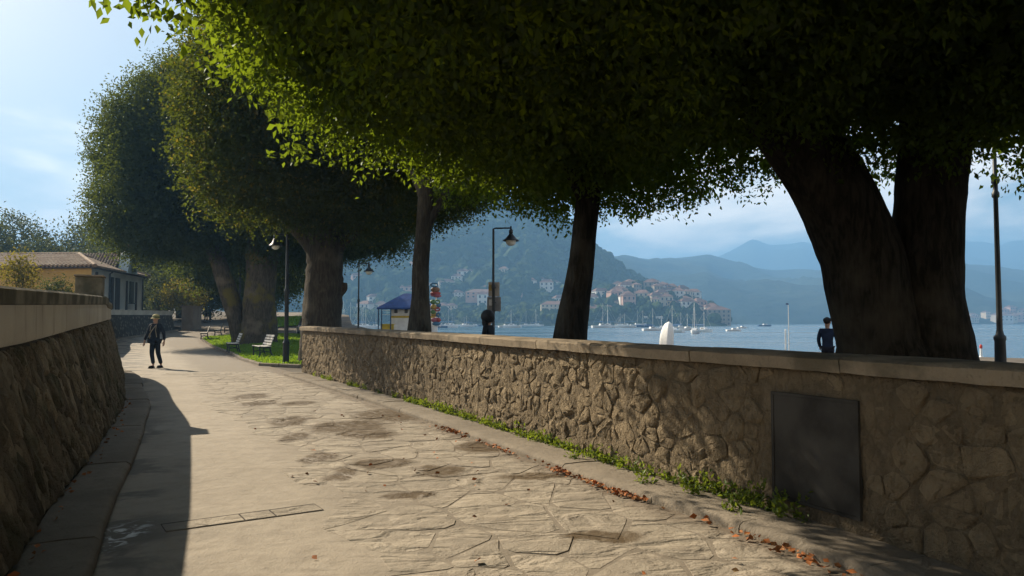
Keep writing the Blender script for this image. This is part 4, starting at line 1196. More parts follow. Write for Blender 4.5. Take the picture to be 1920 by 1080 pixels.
def boat(x, y, L, rz, mast, label, group=None, hull='hull', cabin=True, name='sailing_boat'):
    T = thing(name, label, 'boat', (x, y, LAKE_Z), rz, group)
    hull_mesh(L, L * .32, L * .11).build('hull', M[hull], T, True, sm=True)
    if cabin:
        m = MB(); m.extrude([(-L * .12, -L * .09, L * .11), (L * .2, -L * .09, L * .12), (L * .14, -L * .09, L * .19), (-L * .1, -L * .09, L * .20)], (0, L * .18, 0)); cb = m.build('cabin', M['hull'], T, True)
        m = MB(); m.box((L * .02, 0, L * .165), (L * .16, L * .19, L * .03)); m.build('window', M['win_dark'], cb, True)
    if mast:
        m = MB(); m.tube([(L * .05, 0, L * .1), (L * .05, 0, mast)], [.09, .06], 6); ms = m.build('mast', M['spar'], T, True)
        m = MB(); m.tube([(L * .05, 0, L * .3), (-L * .4, 0, L * .31)], [.17, .12], 6); m.build('boom', M['sailcover'], ms, True)
        m = MB(); m.box((L * .05, 0, mast * .62), (.05, 1.1, .05)); m.build('spreader', M['spar'], ms, True)
        for e in (L * .49, -L * .47): m = MB(); m.tube([(L * .05, 0, mast * .98), (e, 0, L * .13)], .022, 4); m.build('stay', M['spar'], ms, True)
    return T
rb = random.Random(31)
ML = 'white sailing boat moored in the marina behind the parapet'
for i in range(26):
    px = rb.uniform(820, 1012) if i < 17 else rb.uniform(1115, 1215); Y = rb.uniform(330, 570); x = (px - CX) / FPX * Y
    boat(x, Y, rb.uniform(7, 11), rb.uniform(-.5, .5) + (math.pi if rb.random() < .5 else 0), rb.choice([0, 7, 9, 12]), '%s %s' % (('white moored boat', 'blue hulled moored boat')[0 if i % 6 else 1], ('behind the toy rack', 'left of the lamp post with boards', 'just right of the lamp post with boards', 'left of the leaning trunk', 'right of the leaning trunk below the village', 'farther right of the leaning trunk below the village')[sum(px > q for q in (860, 920, 960, 1040, 1165))]), 'boats in the marina', 'hull' if i % 6 else 'hull_blue')
KL = 'sailing boat with thin mast left of the blue roofed kiosk'
for i in range(9):
    px = rb.uniform(642, 715); Y = rb.uniform(290, 420); x = (px - CX) / FPX * Y
    boat(x, Y, rb.uniform(7, 10), rb.uniform(-.4, .4), rb.uniform(9, 13), KL, 'sailing boats behind the kiosk')
CLB = 'small white boat moored off the headland below the village'
for i, (px, Y) in enumerate([(1222, 230), (1240, 300), (1262, 190), (1290, 240), (1302, 170), (1318, 200), (1275, 330)]):
    x = (px - CX) / FPX * Y
    boat(x, Y, 6.2, .3 + i, 5.5 if i % 2 else 7.0, CLB, 'boats moored off the headland')
boat((1375 - CX) / FPX * 218, 218, 4.6, .2, 0, 'small white motor boat lying on open water off the headland', None, 'hull', True, 'motor_boat')
boat((1391 - CX) / FPX * 330, 330, 5.2, .4, 0, 'second motor boat farther out off the headland', None, 'hull', True, 'motor_boat')
boat((1433 - CX) / FPX * 500, 500, 9, .1, 0, 'low dark boat near the far point', None, 'hull_blue', True, 'motor_boat')
# mooring pole with flag and a channel post on the water
T = thing('mooring_pole', 'thin tall pole standing in the water left of the forked trunk', 'pole', ((1478 - CX) / FPX * 60, 60, LAKE_Z))
x = T.location.x
m = MB(); m.tube([(x, 60, -1.6), (x, 60, at(1478, 572, 60).z)], [.05, .03], 8); m.build('pole', M['spar'], T)
m = MB(); m.box((x - .09, 60, at(1478, 570, 60).z), (.22, .02, .14)); m.build('flag', M['hull_blue'], T)
T = thing('channel_post', 'short white post in the water beside the tall pole', 'post', ((1472 - CX) / FPX * 70, 70, LAKE_Z)); x = T.location.x
m = MB(); m.tube([(x, 70, -1.6), (x, 70, at(1472, 620, 70).z)], [.08, .07], 8); m.build('post', M['spar'], T)
m = MB(); m.lathe([(.02, .14), (.09, .08), (.09, 0)], (x, 70, at(1472, 620, 70).z), 8); m.build('cap', M['hull'], T)
T = thing('navigation_buoy', 'small white buoy with red top right of the forked trunk', 'buoy', ((1837 - CX) / FPX * 45, 45, LAKE_Z)); x = T.location.x
M['red'] = plain('red_paint', (.5, .05, .03), .5, .2)
m = MB(); m.lathe([(.2, -.2), (.2, .3), (.08, .5), (.06, .95)], (x, 45, LAKE_Z), 10); m.build('body', M['hull'], T)
m = MB(); m.lathe([(.06, .95), (.08, 1.0), (.08, 1.12), (.02, 1.2)], (x, 45, LAKE_Z), 10); m.build('top_mark', M['red'], T)
# laid up boat under a white cover on the quay
T = thing('covered_boat', 'upright shape under a white cover behind the parapet', 'boat cover', (8.25, 40, 0))
M['cover'] = plain('white_cover', (.78, .78, .76), .7, .08, 6, .01, 12)
m = MB(); rows_ = []
for i in range(14):
    f = i / 13; z = 1.56 * f; w = .36 * math.sqrt(max(0.0, 1 - max(0, (f - .25) / .75) ** 2.4)) + .015; cx = .14 * f ** 2
    rows_.append([(8.25 + cx + w * (1 + .07 * math.sin(6 * th_)) * math.cos(th_), 40 + w * 1.5 * math.sin(th_) * (1 + .07 * math.sin(6 * th_)), z) for th_ in [2 * math.pi * q / 24 for q in range(24)]])
vs = [p for r in rows_ for p in r]; fs = [(i * 24 + k, i * 24 + (k + 1) % 24, (i + 1) * 24 + (k + 1) % 24, (i + 1) * 24 + k) for i in range(13) for k in range(24)]
m.add(vs, fs + [tuple(range(13 * 24, 14 * 24))]); m.build('cover', M['cover'], T, sm=True)
m = MB(); m.box((8.1, 40, .1), (.16, 1.4, .2)); m.box((8.45, 40, .1), (.16, 1.4, .2)); m.build('cradle', M['metal_dark'], T)
m = MB(); m.tube([(8.39, 40, 1.5), (8.39, 40, 1.72)], [.03, .008], 6); m.build('peak', M['metal_dark'], T)

# ------------------------------------------------------------------ kiosk
M['blue_roof'] = plain('blue_roof', (.022, .07, .24), .5, .25, 2)
M['white_wall'] = plain('kiosk_white', (.75, .77, .77), .7, .1)
M['yellow'] = plain('yellow_paint', (.55, .42, .06), .6, .2)
M['blue_post'] = plain('blue_post', (.02, .05, .13), .5, .2)
K0 = at(706, 600, 60).x; K1 = K0 + 4.9
kz = gz(-8.4, 60)
T = thing('kiosk', 'white kiosk with blue hipped roof behind the parapet', 'kiosk', ((K0 + K1) / 2, 61.5, 0))
ze, zr = at(706, 577, 60).z, at(762, 550, 61.5).z
xr0 = at(757, 550, 61.5).x
m = MB(); m.add([(K0, 60, ze), (K1, 60, ze), (K1, 63.4, ze), (K0, 63.4, ze), (xr0, 61.7, zr), (xr0 + .5, 61.7, zr)], [(0, 1, 5, 4), (1, 2, 5), (2, 3, 4, 5), (3, 0, 4), (3, 2, 1, 0)])
m.box(((K0 + K1) / 2, 59.98, ze - .06), (K1 - K0, .05, .12)); m.build('roof', M['blue_roof'], T)
wx0 = at(733, 600, 60.6).x
m = MB(); m.box(((wx0 + K1 - .3) / 2, 62, ze / 2 - .02), (K1 - .3 - wx0, 2.4, ze - .06)); m.build('wall', M['white_wall'], T)
for px in (742.5, 761.5):
    p = at(px, 583, 60.77); m = MB(); m.box((p.x, 60.77, p.z), (.26, .06, .36)); w_ = m.build('window', M['win_dark'], T)
    m = MB(); m.box((p.x, 60.765, p.z - .21), (.36, .1, .05)); m.build('sill', M['white_wall'], w_)
m = MB(); p = at(752, 594, 60.74); m.box(((wx0 + K1 - .3) / 2, 60.75, p.z), (K1 - .3 - wx0, .08, .16)); m.build('yellow_band', M['yellow'], T)
m = MB(); m.box((at(727, 600, 60.4).x, 60.5, .95), (1.05, .7, .9)); m.build('counter', M['yellow'], T)
m = MB(); m.box((at(752, 600, 60.4).x, 60.45, .9), (1.4, .4, .9)); m.build('counter_front', M['white_wall'], T)
for px in (709.5, 715.5, 732.5):
    x = at(px, 600, 60.1).x; m = MB(); m.box((x, 60.12, ze / 2 - .03), (.07, .07, ze - .07)); m.build('post', M['blue_post'], T)
m = MB()
for z in (at(710, 582, 60.1).z, at(710, 590, 60.1).z): m.box((at(724, 600, 60.1).x, 60.14, z), (.7, .03, .03))
m.build('rail', M['spar'], T)
# rack hung with inflatables
T = thing('beach_toy_rack', 'tall rack hung with colourful inflatable toys beside the kiosk', 'toy rack', (at(817, 600, 55).x, 55, 0))
X = T.location.x
m = MB(); m.tube([(X, 55.3, 0), (X, 55.3, at(817, 532, 55).z)], .04, 6); m.box((X, 55.3, 1.2), (.7, .04, .04)); m.box((X, 55.3, 2.6), (.7, .04, .04)); m.build('rack_frame', M['spar'], T)
cols = {'r': (.32, .07, .07), 'b': (.06, .17, .30), 'g': (.10, .20, .09), 'y': (.34, .25, .07), 'p': (.32, .11, .15), 'n': (.22, .12, .07), 'w': (.55, .55, .53)}
for k_, v_ in cols.items(): M['toy_' + k_] = plain('toy_colour_' + k_, v_, .45, .1)
rt = random.Random(3)
for i, (px, py, w, h, k_) in enumerate([(814, 534, 18, 9, 'b'), (816, 543, 18, 10, 'n'), (817, 550, 19, 8, 'r'), (811, 551, 9, 9, 'p'), (820, 555, 16, 6, 'p'), (812, 566, 12, 9, 'g'), (820, 566, 11, 9, 'g'), (822, 572, 10, 9, 'b'), (813, 575, 11, 10, 'y'), (820, 580, 12, 8, 'r'), (812, 585, 10, 9, 'g'), (815, 590, 15, 8, 'y'), (822, 590, 9, 9, 'b'), (814, 600, 12, 9, 'p'), (821, 600, 12, 9, 'r'), (808, 580, 7, 12, 'w'), (818, 607, 16, 8, 'b')]):
    p = at(px, py, 55); w, h = w * 55 / FPX / 2, h * 55 / FPX / 2
    m = MB()
    if i % 3 == 0:
        ring = [(p.x + w * .72 * math.cos(a), 55 + rt.uniform(-.02, .02) + (i % 4) * .04, p.z + h * .72 * math.sin(a)) for a in [2 * math.pi * q / 14 for q in range(15)]]
        m.tube(ring, min(w, h) * .36, 7)
    else: m.sphere((p.x, 55 + (i % 4) * .04, p.z), 1, 10, 7, (w, .12, h))
    m.build('inflatable', M['toy_' + k_], T, sm=True)

# ------------------------------------------------------------------ street lamps
def lamp(x, y, h, rz, arm, label, drop=.14, rpost=.055, z0=0.0, head=.30):
    T = thing('street_lamp', label, 'street lamp', (x, y, z0), rz, 'street lamps')
    m = MB(); m.lathe([(.15, 0), (.15, .08), (.11, .12), (.11, .75), (.125, .8), (rpost * 1.25, .86), (rpost, .95), (rpost * .95, h * .55), (rpost * 1.35, h * .56), (rpost * 1.35, h * .575), (rpost * .8, h * .59), (rpost * .7, h - .02)], (0, 0, 0), 12); m.build('post', M['metal_dark'], T, True, sm=True)
    m = MB(); m.tube([(0, 0, h - .1), (0, 0, h - .03), (.04, 0, h), (arm, 0, h + .01)], .028, 8); m.build('arm', M['metal_dark'], T, True, sm=True)
    zs = h - drop
    m = MB(); m.lathe([(.012, zs + .22), (.03, zs + .2), (.03, zs + .12), (.07, zs + .06), (.075, zs - .03), (.06, zs - .05), (.085, zs - .09), (head * .62, zs - .22), (head, zs - .30), (head, zs - .325), (head * .9, zs - .31), (.06, zs - .12)], (arm, 0, 0), 18); m.build('shade', M['metal_dark'], T, True, sm=True)
    m = MB(); m.lathe([(.03, zs - .3 - head * .66), (head * .36, zs - .3 - head * .6), (head * .56, zs - .3 - head * .42), (head * .62, zs - .3 - head * .2), (head * .62, zs - .29)], (arm, 0, 0), 16); m.build('globe', M['white_glass'], T, True, sm=True)
    return T
p = at(925, 600, 27); lamp(p.x, 27, at(925, 428, 27).z, .0, (958 - 925) * 27 / FPX, 'lamp post with dark conical shade and two notice boards behind the parapet')
p = at(672, 600, 42); lamp(p.x, 42, at(672, 494, 42).z, .0, (691 - 672) * 42 / FPX, 'lamp post with conical shade left of the blue roofed kiosk')
p = onz(536, 686, .0); lamp(p.x, p.y, at(536, 440, p.y).z, math.pi, .42, 'dark lamp post standing at the near corner of the lawn', .08, .075, 0.0, .22)
lamp(at(449, 600, 50).x, 50, at(437, 479, 50).z, math.pi, .43, 'lamp hanging under the crown of the twin stemmed tree', .08, .06, gz(-18, 50), .24)
# tall ornamental post on the promenade, far right
T = thing('tall_lamp_post', 'tall slim ornamental black lamp post at the right edge', 'street lamp', (at(1875, 640, 16).x, 16, 0)); x = T.location.x
def zz(py): return at(1875, py, 16).z
m = MB(); m.lathe([(.2, 0), (.2, .1), (.12, .14), (.105, zz(640)), (.12, zz(636)), (.12, zz(631)), (.08, zz(627)), (.06, zz(618)), (.055, zz(560)), (.046, zz(372)), (.075, zz(369)), (.075, zz(362)), (.05, zz(358)), (.048, zz(346)), (.078, zz(343)), (.078, zz(336)), (.045, zz(331)), (.035, zz(250))], (x, 16, 0), 14); m.build('post', M['metal_dark'], T, sm=True)
m = MB(); m.lathe([(.03, zz(250)), (.3, zz(246)), (.12, zz(226)), (.02, zz(215))], (x, 16, 0), 14); m.build('lantern_hood', M['metal_dark'], T, sm=True)
m = MB(); m.lathe([(.05, zz(268)), (.2, zz(256)), (.22, zz(247))], (x, 16, 0), 14); m.build('globe', M['white_glass'], T, sm=True)
# notice boards on the near lamp post
M['board'] = plain('notice_board', (.34, .31, .26), .7, .3, 5)
M['board2'] = plain('grey_board', (.20, .20, .20), .6, .25, 5)
for nm, px, py, w, h, mt, lb in (('notice_board', 926, 542, 21, 27, 'board', 'beige notice board, upper of two on the lamp post'), ('notice_board', 926, 570, 26, 27, 'board2', 'grey notice board, lower of two on the lamp post')):
    p = at(px, py, 26.9); T = thing(nm, lb, 'sign', (p.x, 27.1, p.z), 0, 'boards on the lamp post')
    m = MB(); m.box((0, .03, 0), (w * 27 / FPX, .03, h * 27 / FPX), 0, .006); bd = m.build('board', M[mt], T, True)
    m = MB(); m.box((-.12, .009, .06), (.13, .012, .22)); m.build('sheet', M['toy_w'] if mt == 'board2' else M['toy_y'], bd, True)
    m = MB(); m.box((0, -.02, h * 27 / FPX * .1), (.16, .07, .03)); m.build('bracket', M['metal_dark'], T, True)

# ------------------------------------------------------------------ benches
M['slat'] = plain('bench_slat', (.50, .47, .42), .55, .2, 5, .003, 40)
M['slat_dark'] = plain('bench_slat_dark', (.16, .14, .12), .6, .25, 5)
def make_bench(label, group):
    T = thing('park_bench', label, 'bench', (0, 0, 0), 0, group)      # faces -X, long side along Y
    for s in (-.72, .72):
        m = MB()
        m.tube([(-.24, s, 0), (-.22, s, .2), (-.25, s, .42)], [.035, .028, .03], 8)
        m.tube([(.27, s, 0), (.2, s, .2), (.16, s, .42), (.24, s, .62), (.34, s, .90)], [.035, .028, .032, .028, .022], 8)
        m.tube([(-.27, s, .41), (-.05, s, .385), (.17, s, .40)], .026, 8); m.tube([(-.22, s, .2), (0, s, .24), (.2, s, .2)], .018, 8)
        m.build('leg', M['metal_dark'], T, True, sm=True)
    for k in range(5):
        m = MB(); m.box((-.24 + .1 * k, 0, .445 - .012 * math.sin(k * .8)), (.085, 1.7, .03), 0, .006); m.build('seat_slat', M['slat'], T, True)
    for k in range(4):
        f = k / 3; m = MB(); m.box((.185 + .125 * f, 0, .53 + .33 * f), (.028, 1.7, .085), 0, .006, Matrix.Rotation(.32, 3, 'Y')); m.build('back_slat', M['slat'], T, True)
    return T
BL = ['pale bench with sunlit seat on the lawn edge below the twin stemmed tree', 'bench nearest the lamp post on the shaded corner of the lawn', 'first of the row of benches at the far point of the lawn', 'second bench along the far row', 'third bench along the far row', 'last bench of the far row with people sitting']
b0 = make_bench(BL[0], 'benches along the lawn'); ch = kids(b0)
def benchpos(i): return [(-13.1, 35.2), (-10.3, 30.9), (-21.2, 51.6), (-22.0, 56), (-22.8, 60), (-23.4, 65)][i]
for i in range(6):
    x, y = benchpos(i); b = b0 if i == 0 else copy_tree(b0, None, ch)
    b.location = (x, y, gz(x, y) + .10); b.rotation_euler = (0, 0, [.42, .5, .40, .36, .34, .3][i]); b['label'] = BL[i]

# ------------------------------------------------------------------ yellow house
M['yellow_wall'] = plain('ochre_render', (.46, .29, .085), .9, .18, .5)
M['white_house'] = plain('white_render', (.50, .50, .47), .9, .15, .6)
M['shutter'] = plain('dark_shutter', (.05, .04, .035), .7, .2)
t = NT('roof_tile')
c = t.mix(t.ramp(t.noise(1.2, 5), .35, .65), (.24, .17, .12), (.34, .27, .20)); c = t.mix(t.ramp(t.noise(9, 5), .5, .72, 0, .7), c, (.09, .075, .06))
M['tile'] = t.principled(c, .9, t.bump(t.noise(14, 4), .02), .1)
M['tile_bed'] = plain('roof_bed', (.07, .055, .045), .95, .3)  # bed coloured dark for the shade in the troughs between tile rows
HO = at(172, 500, 55); hz = HO.z - .05
ux = Vector((-1, .10, 0)).normalized(); uy = Vector((-.17, 1, 0)).normalized()
O = Vector((HO.x, HO.y, 0))
def hp(a, b, z): v = O + ux * a + uy * b; return Vector((v.x, v.y, z))
T = thing('yellow_house', 'yellow house with tiled roof and white side wall behind the left wall', 'house', (O.x - 5, O.y + 5, 1.5))
LA, LBb = 26.0, 12.0
m = MB(); m.add([hp(0, 0, .5), hp(LA, 0, .5), hp(LA, 0, hz), hp(0, 0, hz)], [(0, 1, 2, 3)]); m.build('front_wall', M['yellow_wall'], T)
m = MB(); m.add([hp(0, 0, .5), hp(0, LBb, .5), hp(0, LBb, hz), hp(0, 0, hz), hp(LA, LBb, .5), hp(LA, LBb, hz)], [(0, 1, 2, 3), (1, 4, 5, 2)]); m.build('side_wall', M['white_house'], T)
ov = .45; zr = hz + 1.45
r0, r1 = hp(3.6, LBb / 2, zr), hp(LA + .4, LBb / 2, zr)
e00, e10, e01, e11 = hp(-ov, -ov, hz), hp(LA + ov, -ov, hz), hp(-ov, LBb + ov, hz), hp(LA + ov, LBb + ov, hz)
m = MB(); dn = Vector((0, 0, -.07))
m.add([e00, e10, r1, r0, e01, e11] + [q + dn for q in (e00, e10, e01, e11)], [(0, 1, 2, 3), (0, 3, 4), (4, 3, 2, 5), (6, 7, 1, 0), (8, 6, 0, 4), (6, 8, 9, 7)])
rf_ = m.build('roof', M['tile_bed'], T)
# rows of half round tiles running up the front slope, then up the hip end
slope = (r0 - hp(3.6, -ov, hz))
nt = 82
for i in range(nt):
    a = -ov + (LA + 2 * ov) * (i + .5) / nt
    foot = hp(a, -ov - .05, hz + .02)
    f = min(1.0, max(.03, (a + ov) / (3.6 + ov)))
    top = foot + slope * f
    m = MB(); m.tube([foot + Vector((0, 0, .08)), foot.lerp(top, .5) + Vector((0, 0, .09)), top + Vector((0, 0, .08))], .1, 6); m.build('tile_row', M['tile'], rf_, sm=True)
for i in range(48):
    b = -ov + (LBb + 2 * ov) * (i + .5) / 48
    foot = hp(-ov - .04, b, hz + .02); f = max(.03, 1 - abs((b - LBb / 2) / (LBb / 2 + ov)))
    top = hp(-ov + (3.6 + ov) * f, b, hz + (zr - hz) * f)
    m = MB(); m.tube([foot + Vector((0, 0, .03)), top + Vector((0, 0, .03))], .085, 6); m.build('tile_row', M['tile'], rf_, sm=True)
m = MB(); m.tube([e00 + Vector((0, 0, .1)), r0 + Vector((0, 0, .12))], .15, 8); m.tube([e01 + Vector((0, 0, .1)), r0 + Vector((0, 0, .12))], .15, 8); m.tube([r0 + Vector((0, 0, .12)), r1 + Vector((0, 0, .12))], .16, 8); m.build('ridge_tiles', M['tile'], rf_, sm=True)
# rear wing with its small gable on the end
g0 = hp(-.2, 7.4, 0); gy = 7.4
M['pale_blue'] = plain('pale_blue_plaster', (.36, .44, .47), .85, .15)
wz = hz + .75
m = MB(); m.add([hp(.35, gy - 1.6, wz - .45), hp(10, gy - 1.6, wz - .45), hp(10, gy, zr + .25), hp(.35, gy, zr + .25), hp(.35, gy + 1.6, wz - .45), hp(10, gy + 1.6, wz - .45)], [(0, 1, 2, 3), (3, 2, 5, 4)]); wr = m.build('wing_roof', M['tile_bed'], T)
for i in range(36):
    a = .45 + .27 * i
    m = MB(); m.tube([hp(a, gy - 1.66, wz - .42), hp(a, gy, zr + .28)], .085, 6); m.build('tile_row', M['tile'], wr, sm=True)
m = MB(); m.add([hp(.6, gy - 1.35, hz - .3), hp(10, gy - 1.35, hz - .3), hp(10, gy - 1.35, wz - .25), hp(.6, gy - 1.35, wz - .25)], [(0, 1, 2, 3)]); m.build('wing_wall', M['yellow_wall'], T)
m = MB(); m.extrude([hp(.3, gy - 1.25, hz + .0), hp(.3, gy + 1.25, hz + .0), hp(.3, gy + .55, zr + .1), hp(.3, gy, zr + .45), hp(.3, gy - .55, zr + .1)], (-ux) * .9 * -1 * -1); gb = m.build('gable', M['pale_blue'], T)
m = MB(); m.extrude([hp(-.66, gy - .42, hz + .12), hp(-.66, gy + .42, hz + .12), hp(-.66, gy + .42, hz + .8), hp(-.66, gy, hz + 1.25), hp(-.66, gy - .42, hz + .8)], (-ux) * .1); m.build('niche', M['win_dark'], gb)
m = MB(); q = hp(-.15, gy, zr + .4); m.box(q + Vector((0, 0, .45)), (.07, .07, .9)); m.box(q + Vector((0, 0, .62)), (.07, .45, .07)); m.build('cross', M['red'], gb)
# windows
for a in (8.6, 14.5, 20):
    m = MB(); m.box(hp(a, -.02, 3.6), (1.1, .1, 1.35), math.atan2(ux.y, ux.x)); w_ = m.build('window', M['win_dark'], T)
    m = MB(); m.box(hp(a, -.08, 2.86), (1.4, .2, .09), math.atan2(ux.y, ux.x)); m.build('sill', M['white_house'], w_)
ang = math.atan2(uy.y, uy.x)
for b, w, z0, z1, mt in ((.9, .35, 3.7, 5.3, 'shutter'), (4.2, .5, 1.6, 5.1, 'shutter'), (5.4, .9, 1.6, 5.1, 'shutter'), (7.6, .28, 1.6, 5.0, 'shutter'), (8.8, .95, 3.2, 5.0, 'win_dark'), (10.0, .28, 1.6, 5.0, 'shutter')):
    m = MB(); m.box(hp(-.03, b, (z0 + z1) / 2), (w, .12, z1 - z0), ang); w_ = m.build('window' if mt == 'win_dark' else 'shutter', M[mt], T)
    if mt == 'win_dark': m = MB(); m.box(hp(-.09, b, z0 - .06), (w + .3, .3, .08), ang); m.build('balcony', M['metal_dark'], w_)
for b in (3.5, 11.6):
    m = MB(); m.tube([hp(-.1, b, 1.0), hp(-.1, b, hz - .25), hp(-.35, b, hz - .1)], .06, 6); m.build('downpipe', M['metal_dark'], T)
# terrace ground behind the walls
rows = [[(x, y, z) for x, y, z in ((LW.at(LW.len * k / 20, ob + .4).x, LW.at(LW.len * k / 20, ob + .4).y, 1.45), (-60, LW.at(LW.len * k / 20, 0).y - 6, 1.5))] for k in range(21)] + [[(-19.9, 34.6, 1.5), (-65, 30, 1.5)], [(-27.9, 51, 1.5), (-70, 52, 1.5)], [(-29.5, 64, 1.6), (-75, 70, 1.6)], [(-31, 72, 1.9), (-90, 110, 2.2)]]
tag(sheet('terrace', rows, M['ground'], sm=False), kind='structure')

# ------------------------------------------------------------------ parked car
def car(x, y, rz, col, label):
    T = thing('parked_car', label, 'car', (x, y, gz(x, y)), rz)
    M['paint'] = plain('car_paint', col, .25, .05, spec=.5)
    sec = [(-2.1, .45, .62, .62), (-2.0, .3, .82, .74), (-1.2, .28, .92, .84), (0, .28, .94, .86), (1.1, .28, .90, .86), (1.95, .3, .80, .80), (2.12, .42, .62, .66)]
    vs, fs = [], []
    for X_, z0, z1, w in sec: vs += [(X_, -w, z0), (X_, -w - .04, (z0 + z1) / 2), (X_, -w + .06, z1), (X_, w - .06, z1), (X_, w + .04, (z0 + z1) / 2), (X_, w, z0)]
    n = 6
    for i in range(len(sec) - 1):
        for k in range(n): a, b = i * n + k, i * n + (k + 1) % n; fs.append((a, b, b + n, a + n))
    fs += [tuple(range(n)), tuple(range((len(sec) - 1) * n, len(sec) * n))]
    m = MB(); m.add(vs, fs); bd = m.build('body', M['paint'], T, True, sm=True)
    m = MB(); m.add([(-1.75, -.72, .88), (.95, -.72, .9), (.95, .72, .9), (-1.75, .72, .88), (-1.25, -.56, 1.42), (.15, -.56, 1.46), (.15, .56, 1.46), (-1.25, .56, 1.42)], [(0, 1, 5, 4), (1, 2, 6, 5), (2, 3, 7, 6), (3, 0, 4, 7)]); m.build('window', M['win_dark'], T, True)
    m = MB(); m.box((-.55, 0, 1.455), (1.5, 1.16, .05), 0, .02); m.build('roof', M['paint'], T, True)
    for X_ in (-1.3, 1.3):
        for s in (-.78, .78):
            m = MB(); m.tube([(X_, s - .1, .32), (X_, s + .1, .32)], .32, 18); wh = m.build('wheel', M['win_dark'], T, True)
            m = MB(); m.tube([(X_, s - .11, .32), (X_, s + .11, .32)], .19, 12); m.build('rim', M['spar'], wh, True)
    for s in (-.6, .6):
        m = MB(); m.box((2.08, s, .64), (.1, .34, .13), 0, .02); m.build('headlight', M['white_glass'], T, True)
        m = MB(); m.box((-2.06, s, .68), (.1, .3, .14), 0, .02); m.build('tail_light', M['red'], T, True)
    m = MB(); m.box((2.1, 0, .48), (.06, 1.1, .12)); m.build('grille', M['win_dark'], T, True)
car(-15.6, 58, -1.15, (.035, .055, .085), 'dark blue car parked beyond the lawn behind the lamp post')
# ------------------------------------------------------------------ people
def skin(name, J, E, mat, parent, sub=2):
    """J: joint -> (x, y, z, rx, ry); E: list of joint pairs"""
    nm = list(J); me = bpy.data.meshes.new(name)
    me.from_pydata([J[k][:3] for k in nm], [(nm.index(a), nm.index(b)) for a, b in E], [])
    o = bpy.data.objects.new('tmp', me); COL.objects.link(o)
    o.modifiers.new('s', 'SKIN'); o.modifiers['s'].use_smooth_shade = True
    for i, k in enumerate(nm):
        me.skin_vertices[0].data[i].radius = (J[k][3], J[k][4] if len(J[k]) > 4 else J[k][3]); me.skin_vertices[0].data[i].use_root = (i == 0)
    sb = o.modifiers.new('b', 'SUBSURF'); sb.levels = sub; sb.render_levels = sub
    dg = bpy.context.evaluated_depsgraph_get(); dg.update()
    em = bpy.data.meshes.new_from_object(o.evaluated_get(dg)); em.name = name
    bpy.data.objects.remove(o)
    em.materials.clear()
    return link(name, em, mat, parent, True)
M['skin'] = plain('skin', (.42, .25, .17), .6, .1)
M['hair_dark'] = plain('dark_hair', (.015, .012, .01), .6, .3, 20)
CL = {}
def cloth(c):
    if c not in CL: CL[c] = plain('cloth', c, .9, .25, 6, .004, 60)
    return CL[c]
